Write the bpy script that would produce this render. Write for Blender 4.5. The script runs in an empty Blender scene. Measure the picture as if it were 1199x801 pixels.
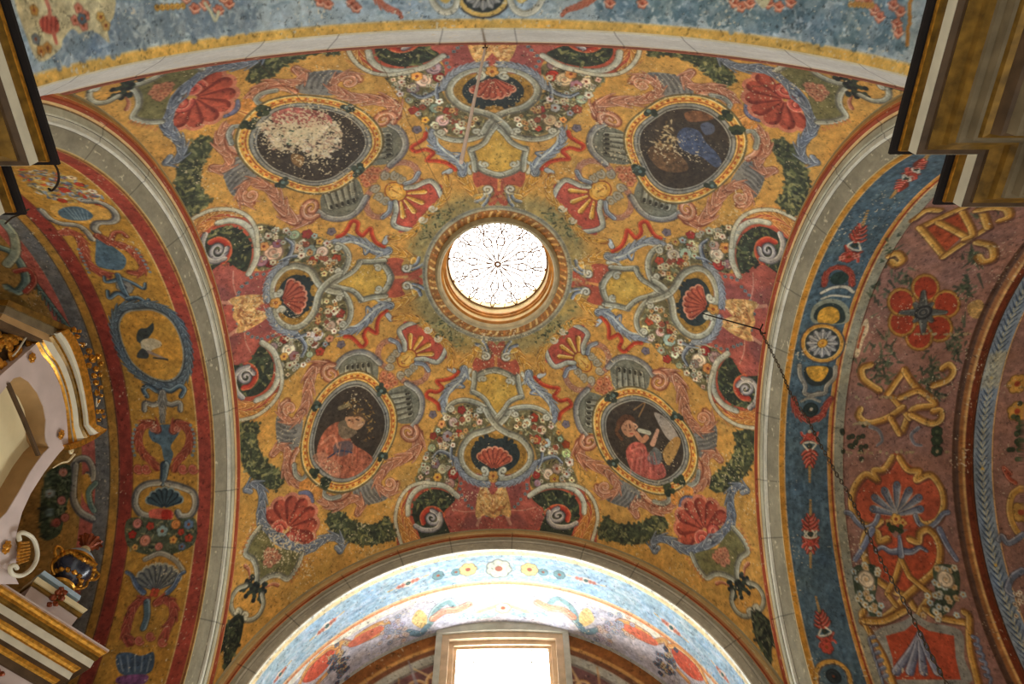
import bpy, bmesh, math, random
import numpy as np

# ------------------------------------------------------------------ camera, world, light, exposure
R = 6.0                      # radius of the sail vault in metres
ZC = 7.43                    # height of the vault's centre above the church floor
def W(p):                    # vault units -> metres
    p = np.asarray(p, float)
    return p * R + np.array([0, 0, ZC])
sc = bpy.context.scene
sc.view_settings.view_transform = 'Standard'
sc.view_settings.look = 'None'
sc.view_settings.gamma = 1.0
sc.view_settings.use_curve_mapping = False
sc.view_settings.exposure = 0.52
FPX = 897.43
PITCH, YAW, ROLL = 1.035, -.0195, -.0225
CAM = np.array([.0182, -.9432, -.9715])
def cam_axes():
    f = np.array([0, math.cos(PITCH), math.sin(PITCH)])
    u = np.array([0, -math.sin(PITCH), math.cos(PITCH)])
    r = np.array([1., 0, 0])
    c, s = math.cos(YAW), math.sin(YAW)
    Z = np.array([[c, -s, 0], [s, c, 0], [0, 0, 1]])
    f, u, r = Z @ f, Z @ u, Z @ r
    c, s = math.cos(ROLL), math.sin(ROLL)
    return c * r + s * u, -s * r + c * u, f
CR, CU, CF = cam_axes()
from mathutils import Matrix, Vector
cd = bpy.data.cameras.new('camera')
cam = bpy.data.objects.new('camera', cd)
sc.collection.objects.link(cam)
cd.sensor_width = 36.0
cd.lens = 36.0 * FPX / 1199
cd.clip_start = .05
m = Matrix.Identity(4)
wp = W(CAM)
for i in range(3):
    m[i][0], m[i][1], m[i][2], m[i][3] = CR[i], CU[i], -CF[i], wp[i]
cam.matrix_world = m
sc.camera = cam

world = bpy.data.worlds.new('daylight')
sc.world = world
world.use_nodes = True
bg = world.node_tree.nodes['Background']
bg.inputs[0].default_value = (1.0, .955, .88, 1)
bg.inputs[1].default_value = WORLD_S = 0.66

def area(name, loc, target, sx, sy, power, col):
    l = bpy.data.lights.new(name, 'AREA')
    l.shape = 'RECTANGLE'; l.size = sx; l.size_y = sy; l.energy = power; l.color = col
    o = bpy.data.objects.new(name, l)
    sc.collection.objects.link(o)
    o.location = W(loc)
    d = Vector(W(target)) - Vector(W(loc))
    o.rotation_euler = d.to_track_quat('-Z', 'Y').to_euler()
    return o
# daylight coming in at the great window of the end wall and down through the lantern
WINDOW_GLOW = 12.5; LANTERN_GLOW = 3.4


# ------------------------------------------------------------------ helpers
def s2l(c):
    c = np.asarray(c, float)
    return np.where(c <= .04045, c / 12.92, ((c + .055) / 1.055) ** 2.4)
def mat(name, rgb, rough=.7, metal=0., spec=.3, var=.12, scale=30., bump=.0):
    """procedural material: base colour broken up by noise"""
    m = bpy.data.materials.new(name); m.use_nodes = True
    nt = m.node_tree; b = nt.nodes['Principled BSDF']
    c = s2l(np.array(rgb) / 255.)
    b.inputs['Roughness'].default_value = rough
    b.inputs['Metallic'].default_value = metal
    b.inputs['Specular IOR Level'].default_value = spec
    tc = nt.nodes.new('ShaderNodeTexCoord'); n = nt.nodes.new('ShaderNodeTexNoise')
    n.inputs['Scale'].default_value = scale / 6; n.inputs['Detail'].default_value = 6
    nt.links.new(tc.outputs['Object'], n.inputs['Vector'])
    r = nt.nodes.new('ShaderNodeValToRGB')
    r.color_ramp.elements[0].position = .3; r.color_ramp.elements[1].position = .7
    r.color_ramp.elements[0].color = (*(c * (1 - var * 1.6)), 1)
    r.color_ramp.elements[1].color = (*np.minimum(c * (1 + var), 1), 1)
    nt.links.new(n.outputs['Fac'], r.inputs['Fac'])
    nt.links.new(r.outputs['Color'], b.inputs['Base Color'])
    if bump:
        bp = nt.nodes.new('ShaderNodeBump'); bp.inputs['Strength'].default_value = bump
        bp.inputs['Distance'].default_value = .02
        nt.links.new(n.outputs['Fac'], bp.inputs['Height'])
        nt.links.new(bp.outputs['Normal'], b.inputs['Normal'])
    return m
def fresco_material():
    m = bpy.data.materials.new('painted_plaster'); m.use_nodes = True
    nt = m.node_tree; b = nt.nodes['Principled BSDF']
    a = nt.nodes.new('ShaderNodeAttribute'); a.attribute_name = 'paint'
    tc = nt.nodes.new('ShaderNodeTexCoord')
    n = nt.nodes.new('ShaderNodeTexNoise'); n.inputs['Scale'].default_value = 22; n.inputs['Detail'].default_value = 8
    n.inputs['Roughness'].default_value = .75
    nt.links.new(tc.outputs['Object'], n.inputs['Vector'])
    mr = nt.nodes.new('ShaderNodeMapRange'); mr.inputs[1].default_value = .25; mr.inputs[2].default_value = .75
    mr.inputs[3].default_value = .84; mr.inputs[4].default_value = 1.14
    nt.links.new(n.outputs['Fac'], mr.inputs[0])
    mx = nt.nodes.new('ShaderNodeVectorMath'); mx.operation = 'MULTIPLY'
    nt.links.new(a.outputs['Color'], mx.inputs[0]); nt.links.new(mr.outputs[0], mx.inputs[1])
    nt.links.new(mx.outputs[0], b.inputs['Base Color'])
    b.inputs['Roughness'].default_value = .62; b.inputs['Specular IOR Level'].default_value = .25
    bp = nt.nodes.new('ShaderNodeBump'); bp.inputs['Strength'].default_value = .25; bp.inputs['Distance'].default_value = .01
    nt.links.new(n.outputs['Fac'], bp.inputs['Height']); nt.links.new(bp.outputs['Normal'], b.inputs['Normal'])
    return m
FRESCO = fresco_material()

def link(name, me, parent=None, mt=None):
    o = bpy.data.objects.new(name, me)
    sc.collection.objects.link(o)
    if mt: me.materials.append(mt)
    if parent: o.parent = parent
    return o
def tag(o, label=None, cat=None, group=None, kind=None):
    for k, v in (('label', label), ('category', cat), ('group', group), ('kind', kind)):
        if v: o[k] = v
    return o
def empty(name, loc):
    o = bpy.data.objects.new(name, None); sc.collection.objects.link(o)
    o.location = loc; return o
def mesh_of(name, V, F, parent=None, mt=None, smooth=False):
    me = bpy.data.meshes.new(name)
    me.from_pydata([tuple(v) for v in V], [], [tuple(f) for f in F]); me.update()
    if smooth: me.polygons.foreach_set('use_smooth', [True] * len(me.polygons))
    o = link(name, me, parent, mt)
    if parent is not None:
        o.matrix_parent_inverse = Matrix.Translation(-Vector(parent.location))
    return o
def painted_grid(name, P, col, mask=None, parent=None, flip=False):
    """P (n,m,3) vault units, col (n,m,3) sRGB 0..1 -> one mesh carrying the painting as a colour attribute"""
    n, m_ = P.shape[:2]
    idx = np.arange(n * m_).reshape(n, m_)
    q = np.stack([idx[:-1, :-1], idx[1:, :-1], idx[1:, 1:], idx[:-1, 1:]], -1)
    if flip: q = q[..., ::-1]
    if mask is not None: q = q[mask]
    q = q.reshape(-1, 4)
    me = bpy.data.meshes.new(name)
    me.vertices.add(n * m_); me.vertices.foreach_set('co', W(P.reshape(-1, 3)).astype(np.float32).ravel())
    me.loops.add(q.size); me.loops.foreach_set('vertex_index', q.astype(np.int32).ravel())
    me.polygons.add(len(q))
    me.polygons.foreach_set('loop_start', np.arange(0, q.size, 4, dtype=np.int32))
    me.polygons.foreach_set('loop_total', np.full(len(q), 4, dtype=np.int32))
    me.update(calc_edges=True)
    me.polygons.foreach_set('use_smooth', np.ones(len(q), bool))
    at = me.color_attributes.new('paint', 'FLOAT_COLOR', 'POINT')
    c = np.ones((n * m_, 4), np.float32); c[:, :3] = s2l(np.clip(col.reshape(-1, 3), 0, 1))
    at.data.foreach_set('color', c.ravel())
    me.validate()
    return link(name, me, parent, FRESCO)

# ------------------------------------------------------------------ sight lines traced from the photograph, landed on the real surfaces
def ray(pts):
    pts = np.asarray(pts, float).reshape(-1, 2)
    return CF + ((pts[:, :1] - 599.5) / FPX) * CR - ((pts[:, 1:] - 400.5) / FPX) * CU
def hit_sphere(pts, r=1.0):
    d = ray(pts); a = (d * d).sum(1); b = (d * CAM).sum(1); c = (CAM * CAM).sum() - r * r
    t = (-b + np.sqrt(np.maximum(b * b - a * c, 0))) / a
    return CAM + d * t[:, None]
def hit_barrel(axis, r, pts):
    d = ray(pts); o = 1 - axis
    a = d[:, o] ** 2 + d[:, 2] ** 2; b = d[:, o] * CAM[o] + d[:, 2] * CAM[2]; c = CAM[o] ** 2 + CAM[2] ** 2 - r * r
    t = (-b + np.sqrt(np.maximum(b * b - a * c, 0))) / a
    return CAM + d * t[:, None]
def hit_plane(axis, v, pts):
    d = ray(pts); t = (v - CAM[axis]) / d[:, axis]
    return CAM + d * t[:, None]

# ------------------------------------------------------------------ fresco painter (works in a surface's own unrolled coordinates)
rng = np.random.RandomState(7)
def vnoise(h, w, cell, rs):
    gh, gw = int(h / cell) + 3, int(w / cell) + 3
    g = rs.rand(gh, gw).astype(np.float32)
    y = np.arange(h) / cell; x = np.arange(w) / cell
    yi = y.astype(int); xi = x.astype(int); fy = (y - yi)[:, None]; fx = (x - xi)[None]
    fy = fy * fy * (3 - 2 * fy); fx = fx * fx * (3 - 2 * fx)
    a = g[yi][:, xi]; b = g[yi][:, xi + 1]; c = g[yi + 1][:, xi]; d = g[yi + 1][:, xi + 1]
    return ((a * (1 - fx) + b * fx) * (1 - fy) + (c * (1 - fx) + d * fx) * fy).astype(np.float32)
def fnoise(h, w, cell, rs, octs=4):
    s = 0; t = 0; a = 1
    for _ in range(octs):
        if cell < 1: break
        s = s + a * vnoise(h, w, cell, rs); t += a; a *= .6; cell /= 2
    return s / t
def smooth(pts, closed=False, n=6):
    p = np.asarray(pts, float)
    if len(p) < 3: return p
    if closed: q = np.vstack([p[-1], p, p[0], p[1]])
    else: q = np.vstack([2 * p[0] - p[1], p, 2 * p[-1] - p[-2]])
    out = []
    for i in range(1, len(q) - 2):
        for k in range(n):
            t = k / n
            out.append(.5 * ((2 * q[i]) + (-q[i - 1] + q[i + 1]) * t + (2 * q[i - 1] - 5 * q[i] + 4 * q[i + 1] - q[i + 2]) * t * t
                       + (-q[i - 1] + 3 * q[i] - 3 * q[i + 1] + q[i + 2]) * t ** 3))
    if not closed: out.append(p[-1])
    return np.array(out)
def spiral(c, r, a0, turns=1.4, n=18, r1=.15):
    """from the rim inwards; a0 degrees, turns signed"""
    t = np.linspace(0, 1, n)
    a = math.radians(a0) + t * turns * 2 * math.pi
    rr = r * (1 - t * (1 - r1))
    return np.c_[c[0] + rr * np.cos(a), c[1] + rr * np.sin(a)]
class Canvas:
    def __init__(s, u0, v0, u1, v1, S, base):
        s.u0, s.v0, s.S = u0, v0, S
        s.w, s.h = int((u1 - u0) * S) + 2, int((v1 - v0) * S) + 2
        s.a = np.zeros((s.h, s.w, 3), np.float32); s.a[:] = np.array(base) / 255.
    def px(s, p):
        p = np.asarray(p, float).reshape(-1, 2)
        return np.c_[(p[:, 0] - s.u0) * s.S, (p[:, 1] - s.v0) * s.S]
    def box(s, p, m):
        x0, y0 = np.floor(p.min(0) - m).astype(int); x1, y1 = np.ceil(p.max(0) + m).astype(int) + 1
        x0, y0, x1, y1 = max(x0, 0), max(y0, 0), min(x1, s.w), min(y1, s.h)
        if x1 <= x0 or y1 <= y0: return None
        X, Y = np.meshgrid(np.arange(x0, x1, dtype=np.float32), np.arange(y0, y1, dtype=np.float32))
        return x0, y0, x1, y1, X, Y
    def mix(s, b, al, col):
        x0, y0, x1, y1 = b[:4]
        t = s.a[y0:y1, x0:x1]
        col = np.asarray(col, np.float32)
        t += al[..., None] * (col - t)
    def poly(s, p, col, al=1., soft=.8, tex=0., fn=None):
        p = s.px(p); b = s.box(p, 3)
        if b is None: return
        X, Y = b[4], b[5]
        ins = np.zeros(X.shape, bool); d = np.full(X.shape, 1e9, np.float32)
        n = len(p)
        for i in range(n):
            (x1, y1), (x2, y2) = p[i], p[(i + 1) % n]
            dx, dy = x2 - x1, y2 - y1
            L = dx * dx + dy * dy + 1e-9
            t = np.clip(((X - x1) * dx + (Y - y1) * dy) / L, 0, 1)
            d = np.minimum(d, (X - x1 - t * dx) ** 2 + (Y - y1 - t * dy) ** 2)
            if y1 != y2:
                c = ((y1 > Y) != (y2 > Y)) & (X < (x2 - x1) * (Y - y1) / (y2 - y1) + x1)
                ins ^= c
        d = np.sqrt(d); sd = np.where(ins, d, -d)
        a = np.clip(sd / soft * .5 + .5, 0, 1) * al
        c = np.ones(X.shape + (3,), np.float32) * (np.array(col, np.float32) / 255.)
        if tex:
            c *= (1 + tex * (fnoise(*X.shape, 6, rng, 3) - .5) * 2)[..., None]
        if fn is not None: c = fn(c, X, Y, sd)
        s.mix(b, a, c)
    def stroke(s, p, w, col, al=1., soft=.8, w2=None, hi=None, lo=None, comb=0, tex=0., side=1):
        """w half width in canvas units at the start, w2 at the end; hi / lo colours on either flank; comb = cross hatching"""
        p = s.px(p); w = w * s.S; w2 = w if w2 is None else w2 * s.S
        b = s.box(p, max(w, w2) + 3)
        if b is None: return
        X, Y = b[4], b[5]
        best = np.full(X.shape, 1e9, np.float32); T = np.zeros_like(best); SG = np.zeros_like(best); WW = np.zeros_like(best)
        seg = np.hypot(*(p[1:] - p[:-1]).T); cum = np.r_[0, np.cumsum(seg)]; tot = cum[-1] + 1e-9
        mw = max(w, w2) + 3
        x0, y0 = b[0], b[1]
        for i in range(len(p) - 1):
            (x1, y1), (x2, y2) = p[i], p[i + 1]
            ax, bx = int(max(min(x1, x2) - mw - x0, 0)), int(min(max(x1, x2) + mw - x0 + 1, X.shape[1]))
            ay, by = int(max(min(y1, y2) - mw - y0, 0)), int(min(max(y1, y2) + mw - y0 + 1, X.shape[0]))
            if bx <= ax or by <= ay: continue
            Xs, Ys = X[ay:by, ax:bx], Y[ay:by, ax:bx]
            dx, dy = x2 - x1, y2 - y1; L = dx * dx + dy * dy + 1e-9
            t = np.clip(((Xs - x1) * dx + (Ys - y1) * dy) / L, 0, 1)
            ex, ey = Xs - x1 - t * dx, Ys - y1 - t * dy
            dd = np.sqrt(ex * ex + ey * ey)
            tt = (cum[i] + t * seg[i]) / tot; ww = w + (w2 - w) * tt
            r = dd - ww
            q = best[ay:by, ax:bx]; k = r < q
            q[k] = r[k]; T[ay:by, ax:bx][k] = (tt * tot)[k]
            sg = np.sign(dx * ey - dy * ex) * dd
            SG[ay:by, ax:bx][k] = sg[k]; WW[ay:by, ax:bx][k] = ww[k]
        f = np.clip(side * SG / np.maximum(WW, .5), -1, 1)
        if comb:                                   # leafy lobes along one flank
            best = best + WW * .42 * np.abs(np.sin(T * math.pi / (comb * s.S * 2.2))) * np.clip(f + .3, 0, 1)
        a = np.clip(-best / soft * .5 + .5, 0, 1) * al
        c = np.ones(X.shape + (3,), np.float32) * (np.array(col, np.float32) / 255.)
        if hi is not None:
            k = np.clip((f - .25) * 2.2, 0, 1)[..., None]; c = c * (1 - k) + k * np.array(hi, np.float32) / 255.
        if lo is not None:
            k = np.clip((-f - .25) * 2.2, 0, 1)[..., None]; c = c * (1 - k) + k * np.array(lo, np.float32) / 255.
        if comb:
            k = (.5 + .5 * np.sin(T * 2 * math.pi / (comb * s.S * 4.4) + f * 8.5))[..., None] ** 2 * .5
            dk = np.array(lo if lo is not None else col, np.float32) / 255. * .8
            c = c * (1 - k) + k * dk
        if tex: c *= (1 + tex * (fnoise(*X.shape, 5, rng, 3) - .5) * 2)[..., None]
        s.mix(b, a, c)
    def acan(s, q, w, w2, col, hi, lo, side=1):
        """acanthus fingers curling off both flanks of a scroll; q canvas units, w / w2 half widths"""
        q = np.asarray(q, float); seg = np.hypot(*(q[1:] - q[:-1]).T); cum = np.r_[0, np.cumsum(seg)]; L = cum[-1]
        w2 = w if w2 is None else w2; t = w * .5
        while t < L - w * .6:
            f = t / L; ww = w + (w2 - w) * f
            p = np.array([np.interp(t, cum, q[:, 0]), np.interp(t, cum, q[:, 1])]); p2 = np.array([np.interp(min(t + ww * .5, L), cum, q[:, 0]), np.interp(min(t + ww * .5, L), cum, q[:, 1])])
            d = p2 - p; d /= np.hypot(*d) + 1e-9; n = np.array([-d[1], d[0]]) * side
            for sg, a in ((1, 1.), (-1, .55)):
                b0 = p - d * ww * .8 + n * sg * ww * .25; b1 = p + d * ww * .6 + n * sg * ww * (.70 + .15 * a); b2 = p + d * ww * 1.9 + n * sg * ww * (.80 + .50 * a); b3 = p + d * ww * 2.5 + n * sg * ww * (.55 + .85 * a)
                c4 = smooth([b0, b1, b2, b3], False, 3)
                s.stroke(c4, ww * .50, lo, w2=ww * .16, al=.8)
                s.stroke(c4, ww * .40, col, w2=ww * .08, al=.95, hi=hi, side=side * sg)
                s.stroke(np.array([b0, b1, b2]), ww * .07, lo, w2=ww * .03, al=.7)
            t += ww * 2.3
    def disc(s, c, r, col, al=1., soft=.8):
        s.stroke(np.array([c, np.array(c) + 1e-4]), r, col, al, soft)
    def sample(s, U, V):
        x = np.clip((U - s.u0) * s.S, 0, s.w - 1.001); y = np.clip((V - s.v0) * s.S, 0, s.h - 1.001)
        xi, yi = x.astype(int), y.astype(int); fx, fy = (x - xi)[..., None], (y - yi)[..., None]
        a = s.a
        return (a[yi, xi] * (1 - fx) + a[yi, xi + 1] * fx) * (1 - fy) + (a[yi + 1, xi] * (1 - fx) + a[yi + 1, xi + 1] * fx) * fy
    def weather(s, seed, amp=.16, flakes=.03, flake_col=(215, 200, 165), dirt=.1, mask=None):
        rs = np.random.RandomState(seed)
        h, w = s.h, s.w
        n1 = fnoise(h, w, 90, rs, 5); n2 = fnoise(h, w, 9, rs, 3); n3 = rs.rand(h, w).astype(np.float32)
        k = 1 + amp * 2 * ((n1 - .5) * .9 + (n2 - .5) * 1.1 + (n3 - .5) * .35)
        s.a *= k[..., None]
        hue = (fnoise(h, w, 40, rs, 4) - .5) * .10
        s.a[..., 0] *= 1 + hue; s.a[..., 2] *= 1 - hue * 1.6
        if flakes:  # pale specks: flaked paint plus glossy glints put into the colour
            n4 = fnoise(h, w, 70, rs, 3); n5 = fnoise(h, w, 3.2, rs, 2)
            m = n5 + (n4 - .5) * .55
            if mask is not None: m = m + mask
            thr = np.quantile(m[::3, ::3], 1 - flakes)
            al = np.clip((m - thr) * 22, 0, 1) * .85
            s.a += al[..., None] * (np.array(flake_col, np.float32) / 255. - s.a)
        if dirt:
            n6 = fnoise(h, w, 4, rs, 3)
            al = np.clip((n6 - np.quantile(n6[::3, ::3], .93)) * 14, 0, 1) * .35
            s.a *= (1 - al)[..., None]

OCHRE = (202, 151, 74); STONE = (160, 158, 134); STONE_HI = (196, 193, 168); STONE_LO = (104, 100, 84)
BLUE = (126, 132, 138); BLUE_HI = (178, 184, 182); BLUE_LO = (70, 76, 86)
PINK = (196, 136, 100); PINK_HI = (226, 182, 148); PINK_LO = (138, 78, 54)
RED = (170, 84, 60); RED_HI = (204, 130, 100); RED_LO = (112, 50, 36)
GOLD = (214, 162, 66); GOLD_HI = (238, 205, 126); GOLD_LO = (144, 88, 36)
DARK = (62, 52, 36); TEAL = (44, 52, 50); LEAF = (62, 66, 44)
# ------------------------------------------------------------------ the vault painting
AX0, AX1, AY0, AY1 = -.685, .685, -.660, .703       # the four vertical planes that cut the sphere
OCR = .165                                          # radius of the lantern opening
def dome_uv(P):
    P = np.asarray(P, float); th = np.arccos(np.clip(P[..., 2] / np.linalg.norm(P, axis=-1), -1, 1)); r = np.hypot(P[..., 0], P[..., 1]) + 1e-12
    return np.stack([P[..., 0] / r * th, P[..., 1] / r * th], -1)
def px2uv(p): return dome_uv(hit_sphere(p))
def rotk(c, k, mir):
    c = np.array(c, float).reshape(-1, 2).copy()
    if mir: c[:, 1] = -c[:, 1]
    for _ in range(k % 4): c = np.c_[-c[:, 1], c[:, 0]]
    return c
# the design repeats eight times; the painter drifted a little, these are the places where each repeat really sits
_anch = [('c', [(3, (577, 107)), (2, (347, 347)), (0, (812, 354)), (1, (579, 532))]),
         ('c', [(3, (580, 142)), (2, (382, 335)), (0, (779, 342)), (1, (582, 494))]),
         ('c', [(3, (585, 207)), (2, (460, 325)), (0, (703, 335)), (1, (580, 432))]),
         ('d', [(2, (362, 165)), (3, (805, 172)), (1, (407, 508)), (0, (757, 520))]),
         ('d', [(2, (469, 228)), (3, (696, 227)), (1, (481, 415)), (0, (677, 418))]),
         ('d', [(2, (237, 117)), (3, (910, 120)), (1, (342, 610)), (0, (820, 613))]),
         ('o', [((0, 0), (720, 397)), ((2, 0), (427, 270)), ((0, 1), (742, 272)), ((1, 1), (655, 462)), ((1, 0), (512, 452)), ((3, 1), (500, 182)), ((3, 0), (666, 180))]),
         ('o', [((0, 0), (871, 455)), ((2, 0), (257, 292)), ((2, 1), (290, 441)), ((0, 1), (897, 292)), ((1, 1), (654, 602)), ((1, 0), (505, 605))])]
_src, _dst = [], []
for kind, lst in _anch:
    U = px2uv([p for _, p in lst]); rr = np.hypot(U[:, 0], U[:, 1]).mean()
    if kind == 'c': canon = [rotk((rr, 0), k, 0)[0] for k, _ in lst]
    elif kind == 'd': canon = [rotk((rr * .7071, rr * .7071), k, 0)[0] for k, _ in lst]
    else:
        inv = []
        for ((k, mi), _), u in zip(lst, U):
            q = rotk(u, -k, 0)[0]; inv.append((q[0], -q[1]) if mi else q)
        c0 = np.mean(inv, 0); canon = [rotk(c0, k, mi)[0] for (k, mi), _ in lst]
    _src += list(canon); _dst += list(U)
for a in np.linspace(0, 2 * math.pi, 12, endpoint=False):
    for r_ in (.17, 1.5): _src.append(np.array([r_ * math.cos(a), r_ * math.sin(a)])); _dst.append(_src[-1])
_src, _dst = np.array(_src), np.array(_dst)
_k = lambda A, B: np.exp(-((A[:, None] - B[None]) ** 2).sum(-1) / (2 * .16 ** 2))
_wt = np.linalg.solve(_k(_src, _src) + 2e-2 * np.eye(len(_src)), _dst - _src)
def warp(c): return c + _k(c, _src) @ _wt
def unwarp(u):
    c = u.copy()
    for _ in range(6): c = u - _k(c, _src) @ _wt
    return c
DC = Canvas(-1.02, -1.02, 1.02, 1.02, 720, OCHRE)
def scale_at(p):
    p = np.asarray(p, float).reshape(-1, 2).mean(0)
    q = px2uv([p, p + (1, 0), p + (0, 1)])
    return math.sqrt(abs(np.cross(q[1] - q[0], q[2] - q[0])))
def O8(p):
    c = unwarp(px2uv(p))
    return [(warp(rotk(c, k, mi)), mi) for k in range(4) for mi in (0, 1)]
def P8(p, col, sm=True, closed=True, **kw):
    p = smooth(p, True, 4) if sm else p
    for q, mi in O8(p): DC.poly(q, col, **kw)
def S8(p, w, col, sm=True, w2=None, out=None, side=1, **kw):
    """w, w2 full widths in photo pixels; out = outline colour"""
    k = scale_at(p) * .5
    p = smooth(p, False, 5) if sm else np.asarray(p, float)
    for q, mi in O8(p):
        if out is not None: DC.stroke(q, (w + 2.0) * k, out, w2=None if w2 is None else (w2 + 2.0) * k, al=.6)
        DC.stroke(q, w * k, col, w2=None if w2 is None else w2 * k, side=-side if mi else side, **kw)
        if kw.get('comb') and kw.get('lo') is not None: DC.acan(q, w * k, None if w2 is None else w2 * k, col, kw.get('hi', col), kw.get('lo', col), -side if mi else side)
def S1(p, w, col, sm=True, w2=None, out=None, **kw):
    k = scale_at(p) * .5
    q = px2uv(smooth(p, False, 5) if sm else p)
    if out is not None: DC.stroke(q, (w + 2.0) * k, out, w2=None if w2 is None else (w2 + 2.0) * k, al=.6)
    DC.stroke(q, w * k, col, w2=None if w2 is None else w2 * k, **kw)
def P1(p, col, sm=True, **kw): DC.poly(px2uv(smooth(p, True, 4) if sm else p), col, **kw)
def flower(cv, c, r, col, eye=(150, 70, 40), petals=6, ph=0.):
    """c, r in canvas units"""
    dk = tuple(int(x * .62) for x in col)
    if petals:
        for i in range(petals):
            a = ph + i * 2 * math.pi / petals
            cv.disc((c[0] + .55 * r * math.cos(a), c[1] + .55 * r * math.sin(a)), r * .50, dk, al=.8)
        for i in range(petals):
            a = ph + i * 2 * math.pi / petals
            cv.disc((c[0] + .55 * r * math.cos(a), c[1] + .55 * r * math.sin(a)), r * .38, col)
        cv.disc(c, r * .28, eye)
    else:
        cv.disc(c, r, dk, al=.85); cv.disc(c, r * .82, col)
        cv.stroke(spiral(c, r * .6, math.degrees(ph), 1.2, 10), r * .07, dk, al=.7)
        cv.disc(c, r * .18, eye, al=.7)
def shell(cv, hinge, ang, rad, spread, n, col, hi, lo, ry=1.):
    """fan shell: hinge point, direction (radians), radius, half spread"""
    H = np.array(hinge); ax = np.array([math.cos(ang), math.sin(ang)]); ay = np.array([-ax[1], ax[0]])
    def pt(r, a): return H + ax * (r * math.cos(a)) + ay * (r * math.sin(a) * ry)
    for i in range(n):
        a = -spread + 2 * spread * (i + .5) / n
        w = rad * spread / n * 1.05
        cv.stroke(np.array([pt(rad * .12, a), pt(rad * .88, a)]), w * .25, hi, w2=w * 1.22)
    for i in range(n):
        a = -spread + 2 * spread * (i + .5) / n
        w = rad * spread / n * .9
        cv.stroke(np.array([pt(rad * .14, a), pt(rad * .86, a)]), w * .18, col, w2=w * 1.0, lo=lo, tex=.1)
    for i in range(n + 1):
        a = -spread + 2 * spread * i / n
        cv.stroke(np.array([pt(rad * .1, a), pt(rad * .84, a)]), rad * .018, lo, w2=rad * .03, al=.8)
def leaves(cv, pts, n, rmin, rmax, cols, rs, ell=2.0):
    """scatter small leaves inside a polygon given in canvas units"""
    p = np.asarray(pts); lo, hi = p.min(0), p.max(0); k = 0; tries = 0
    while k < n and tries < n * 20:
        tries += 1
        q = lo + rs.rand(2) * (hi - lo); c = False
        for i in range(len(p)):
            x1, y1 = p[i]; x2, y2 = p[(i + 1) % len(p)]
            if (y1 > q[1]) != (y2 > q[1]) and q[0] < (x2 - x1) * (q[1] - y1) / (y2 - y1) + x1: c = not c
        if not c: continue
        a = rs.rand() * 6.283; r = rmin + rs.rand() * (rmax - rmin); d = np.array([math.cos(a), math.sin(a)]) * r * ell
        cv.stroke(np.array([q - d / 2, q + d / 2]), r * .55, cols[rs.randint(len(cols))], w2=r * .15, al=.85); k += 1

G = 1 / 470.
# ground of the lantern surround
TH = np.linspace(0, 2 * math.pi, 73)[:-1]
circ = lambda r: np.c_[r * np.cos(TH), r * np.sin(TH)]
DC.poly(circ(.262), (150, 134, 84), soft=14)
# broad darker ochre patches of the ground
rs8 = np.random.RandomState(3)
for i in range(500):
    a = rs8.rand(2) * 2 - 1
    DC.stroke(np.array([a, a + rs8.randn(2) * .02]), .006 + .02 * rs8.rand(), [(206, 164, 80), (176, 130, 58), (184, 148, 84), (200, 152, 62)][i % 4], al=.28, soft=8)

# --- red canopy panel and cartouche on the axis
S8([(677, 350), (683, 355), (691, 362), (700, 368)], 9, GOLD, out=GOLD_LO, hi=GOLD_HI, lo=GOLD_LO, comb=3.2 * G)
S8([(676, 349), (679, 342)], 6, GOLD, out=GOLD_LO, hi=GOLD_HI)
P8([(669, 330), (670, 337), (685, 334), (692, 340), (690, 347), (687, 352), (698, 357), (709, 355), (706, 346), (703, 335), (690, 326)], RED, tex=.12)
S8([(671, 337), (684, 335), (692, 340), (691, 346)], 1.2, RED_LO, al=.8)
S8([(687, 331.5), (700, 333)], 3, (214, 150, 80), al=.7)
S8([(667, 341), (672, 339), (680, 338)], 4, BLUE, hi=BLUE_HI, lo=BLUE_LO, w2=3)
S8(spiral((686, 342), 5.2, 170, 1.2), 2.4, (206, 200, 176), out=BLUE_LO)
S8([(670, 349), (673, 344), (678, 342)], 4, BLUE, hi=BLUE_HI, lo=BLUE_LO)
P8([(708, 335), (712, 346), (719, 353), (733, 357), (742, 350), (752, 346), (772, 343), (770, 338), (740, 330), (715, 330)], (204, 160, 68), tex=.10)
P8([(718, 336), (724, 347), (735, 350), (745, 345), (752, 341), (740, 334)], (218, 178, 84), al=.6, soft=6)
S8([(703, 369), (722, 362), (737, 361), (748, 360)], 4, (206, 158, 66))
S8([(703, 360), (711, 363), (718, 360)], 4, STONE_HI, out=STONE_LO, w2=2)
S8([(705.5, 333), (706, 341), (709, 349), (715, 356)], 6.5, STONE, out=STONE_LO, hi=STONE_HI, lo=STONE_LO, side=-1, tex=.08)
S8([(708, 356), (722, 358), (735, 361.5)], 6, STONE, sm=False, out=STONE_LO, hi=STONE_HI, lo=STONE_LO)
S8([(735, 361), (741, 355), (749, 350), (760, 347), (773, 342)], 5.5, STONE, out=STONE_LO, hi=STONE_HI, lo=STONE_LO, side=-1)
S8(spiral((717.5, 349), 4.2, 60, 1.2), 2.4, STONE_HI, out=STONE_LO)
# --- blue acanthus C scroll outside the cartouche
S8([(701, 366), (712, 368), (720, 377), (729, 387), (740, 394), (753, 397), (764, 391)], 9, BLUE, out=BLUE_LO, hi=BLUE_LO, lo=BLUE_HI, comb=4 * G, w2=7)
S8([(708, 366), (718, 372), (726, 381), (737, 389), (748, 391)], 2, (206, 208, 190), al=.8)
S8([(722, 372), (727, 369), (727, 377)], 4, BLUE, hi=BLUE_HI, lo=BLUE_LO, w2=1)
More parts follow.
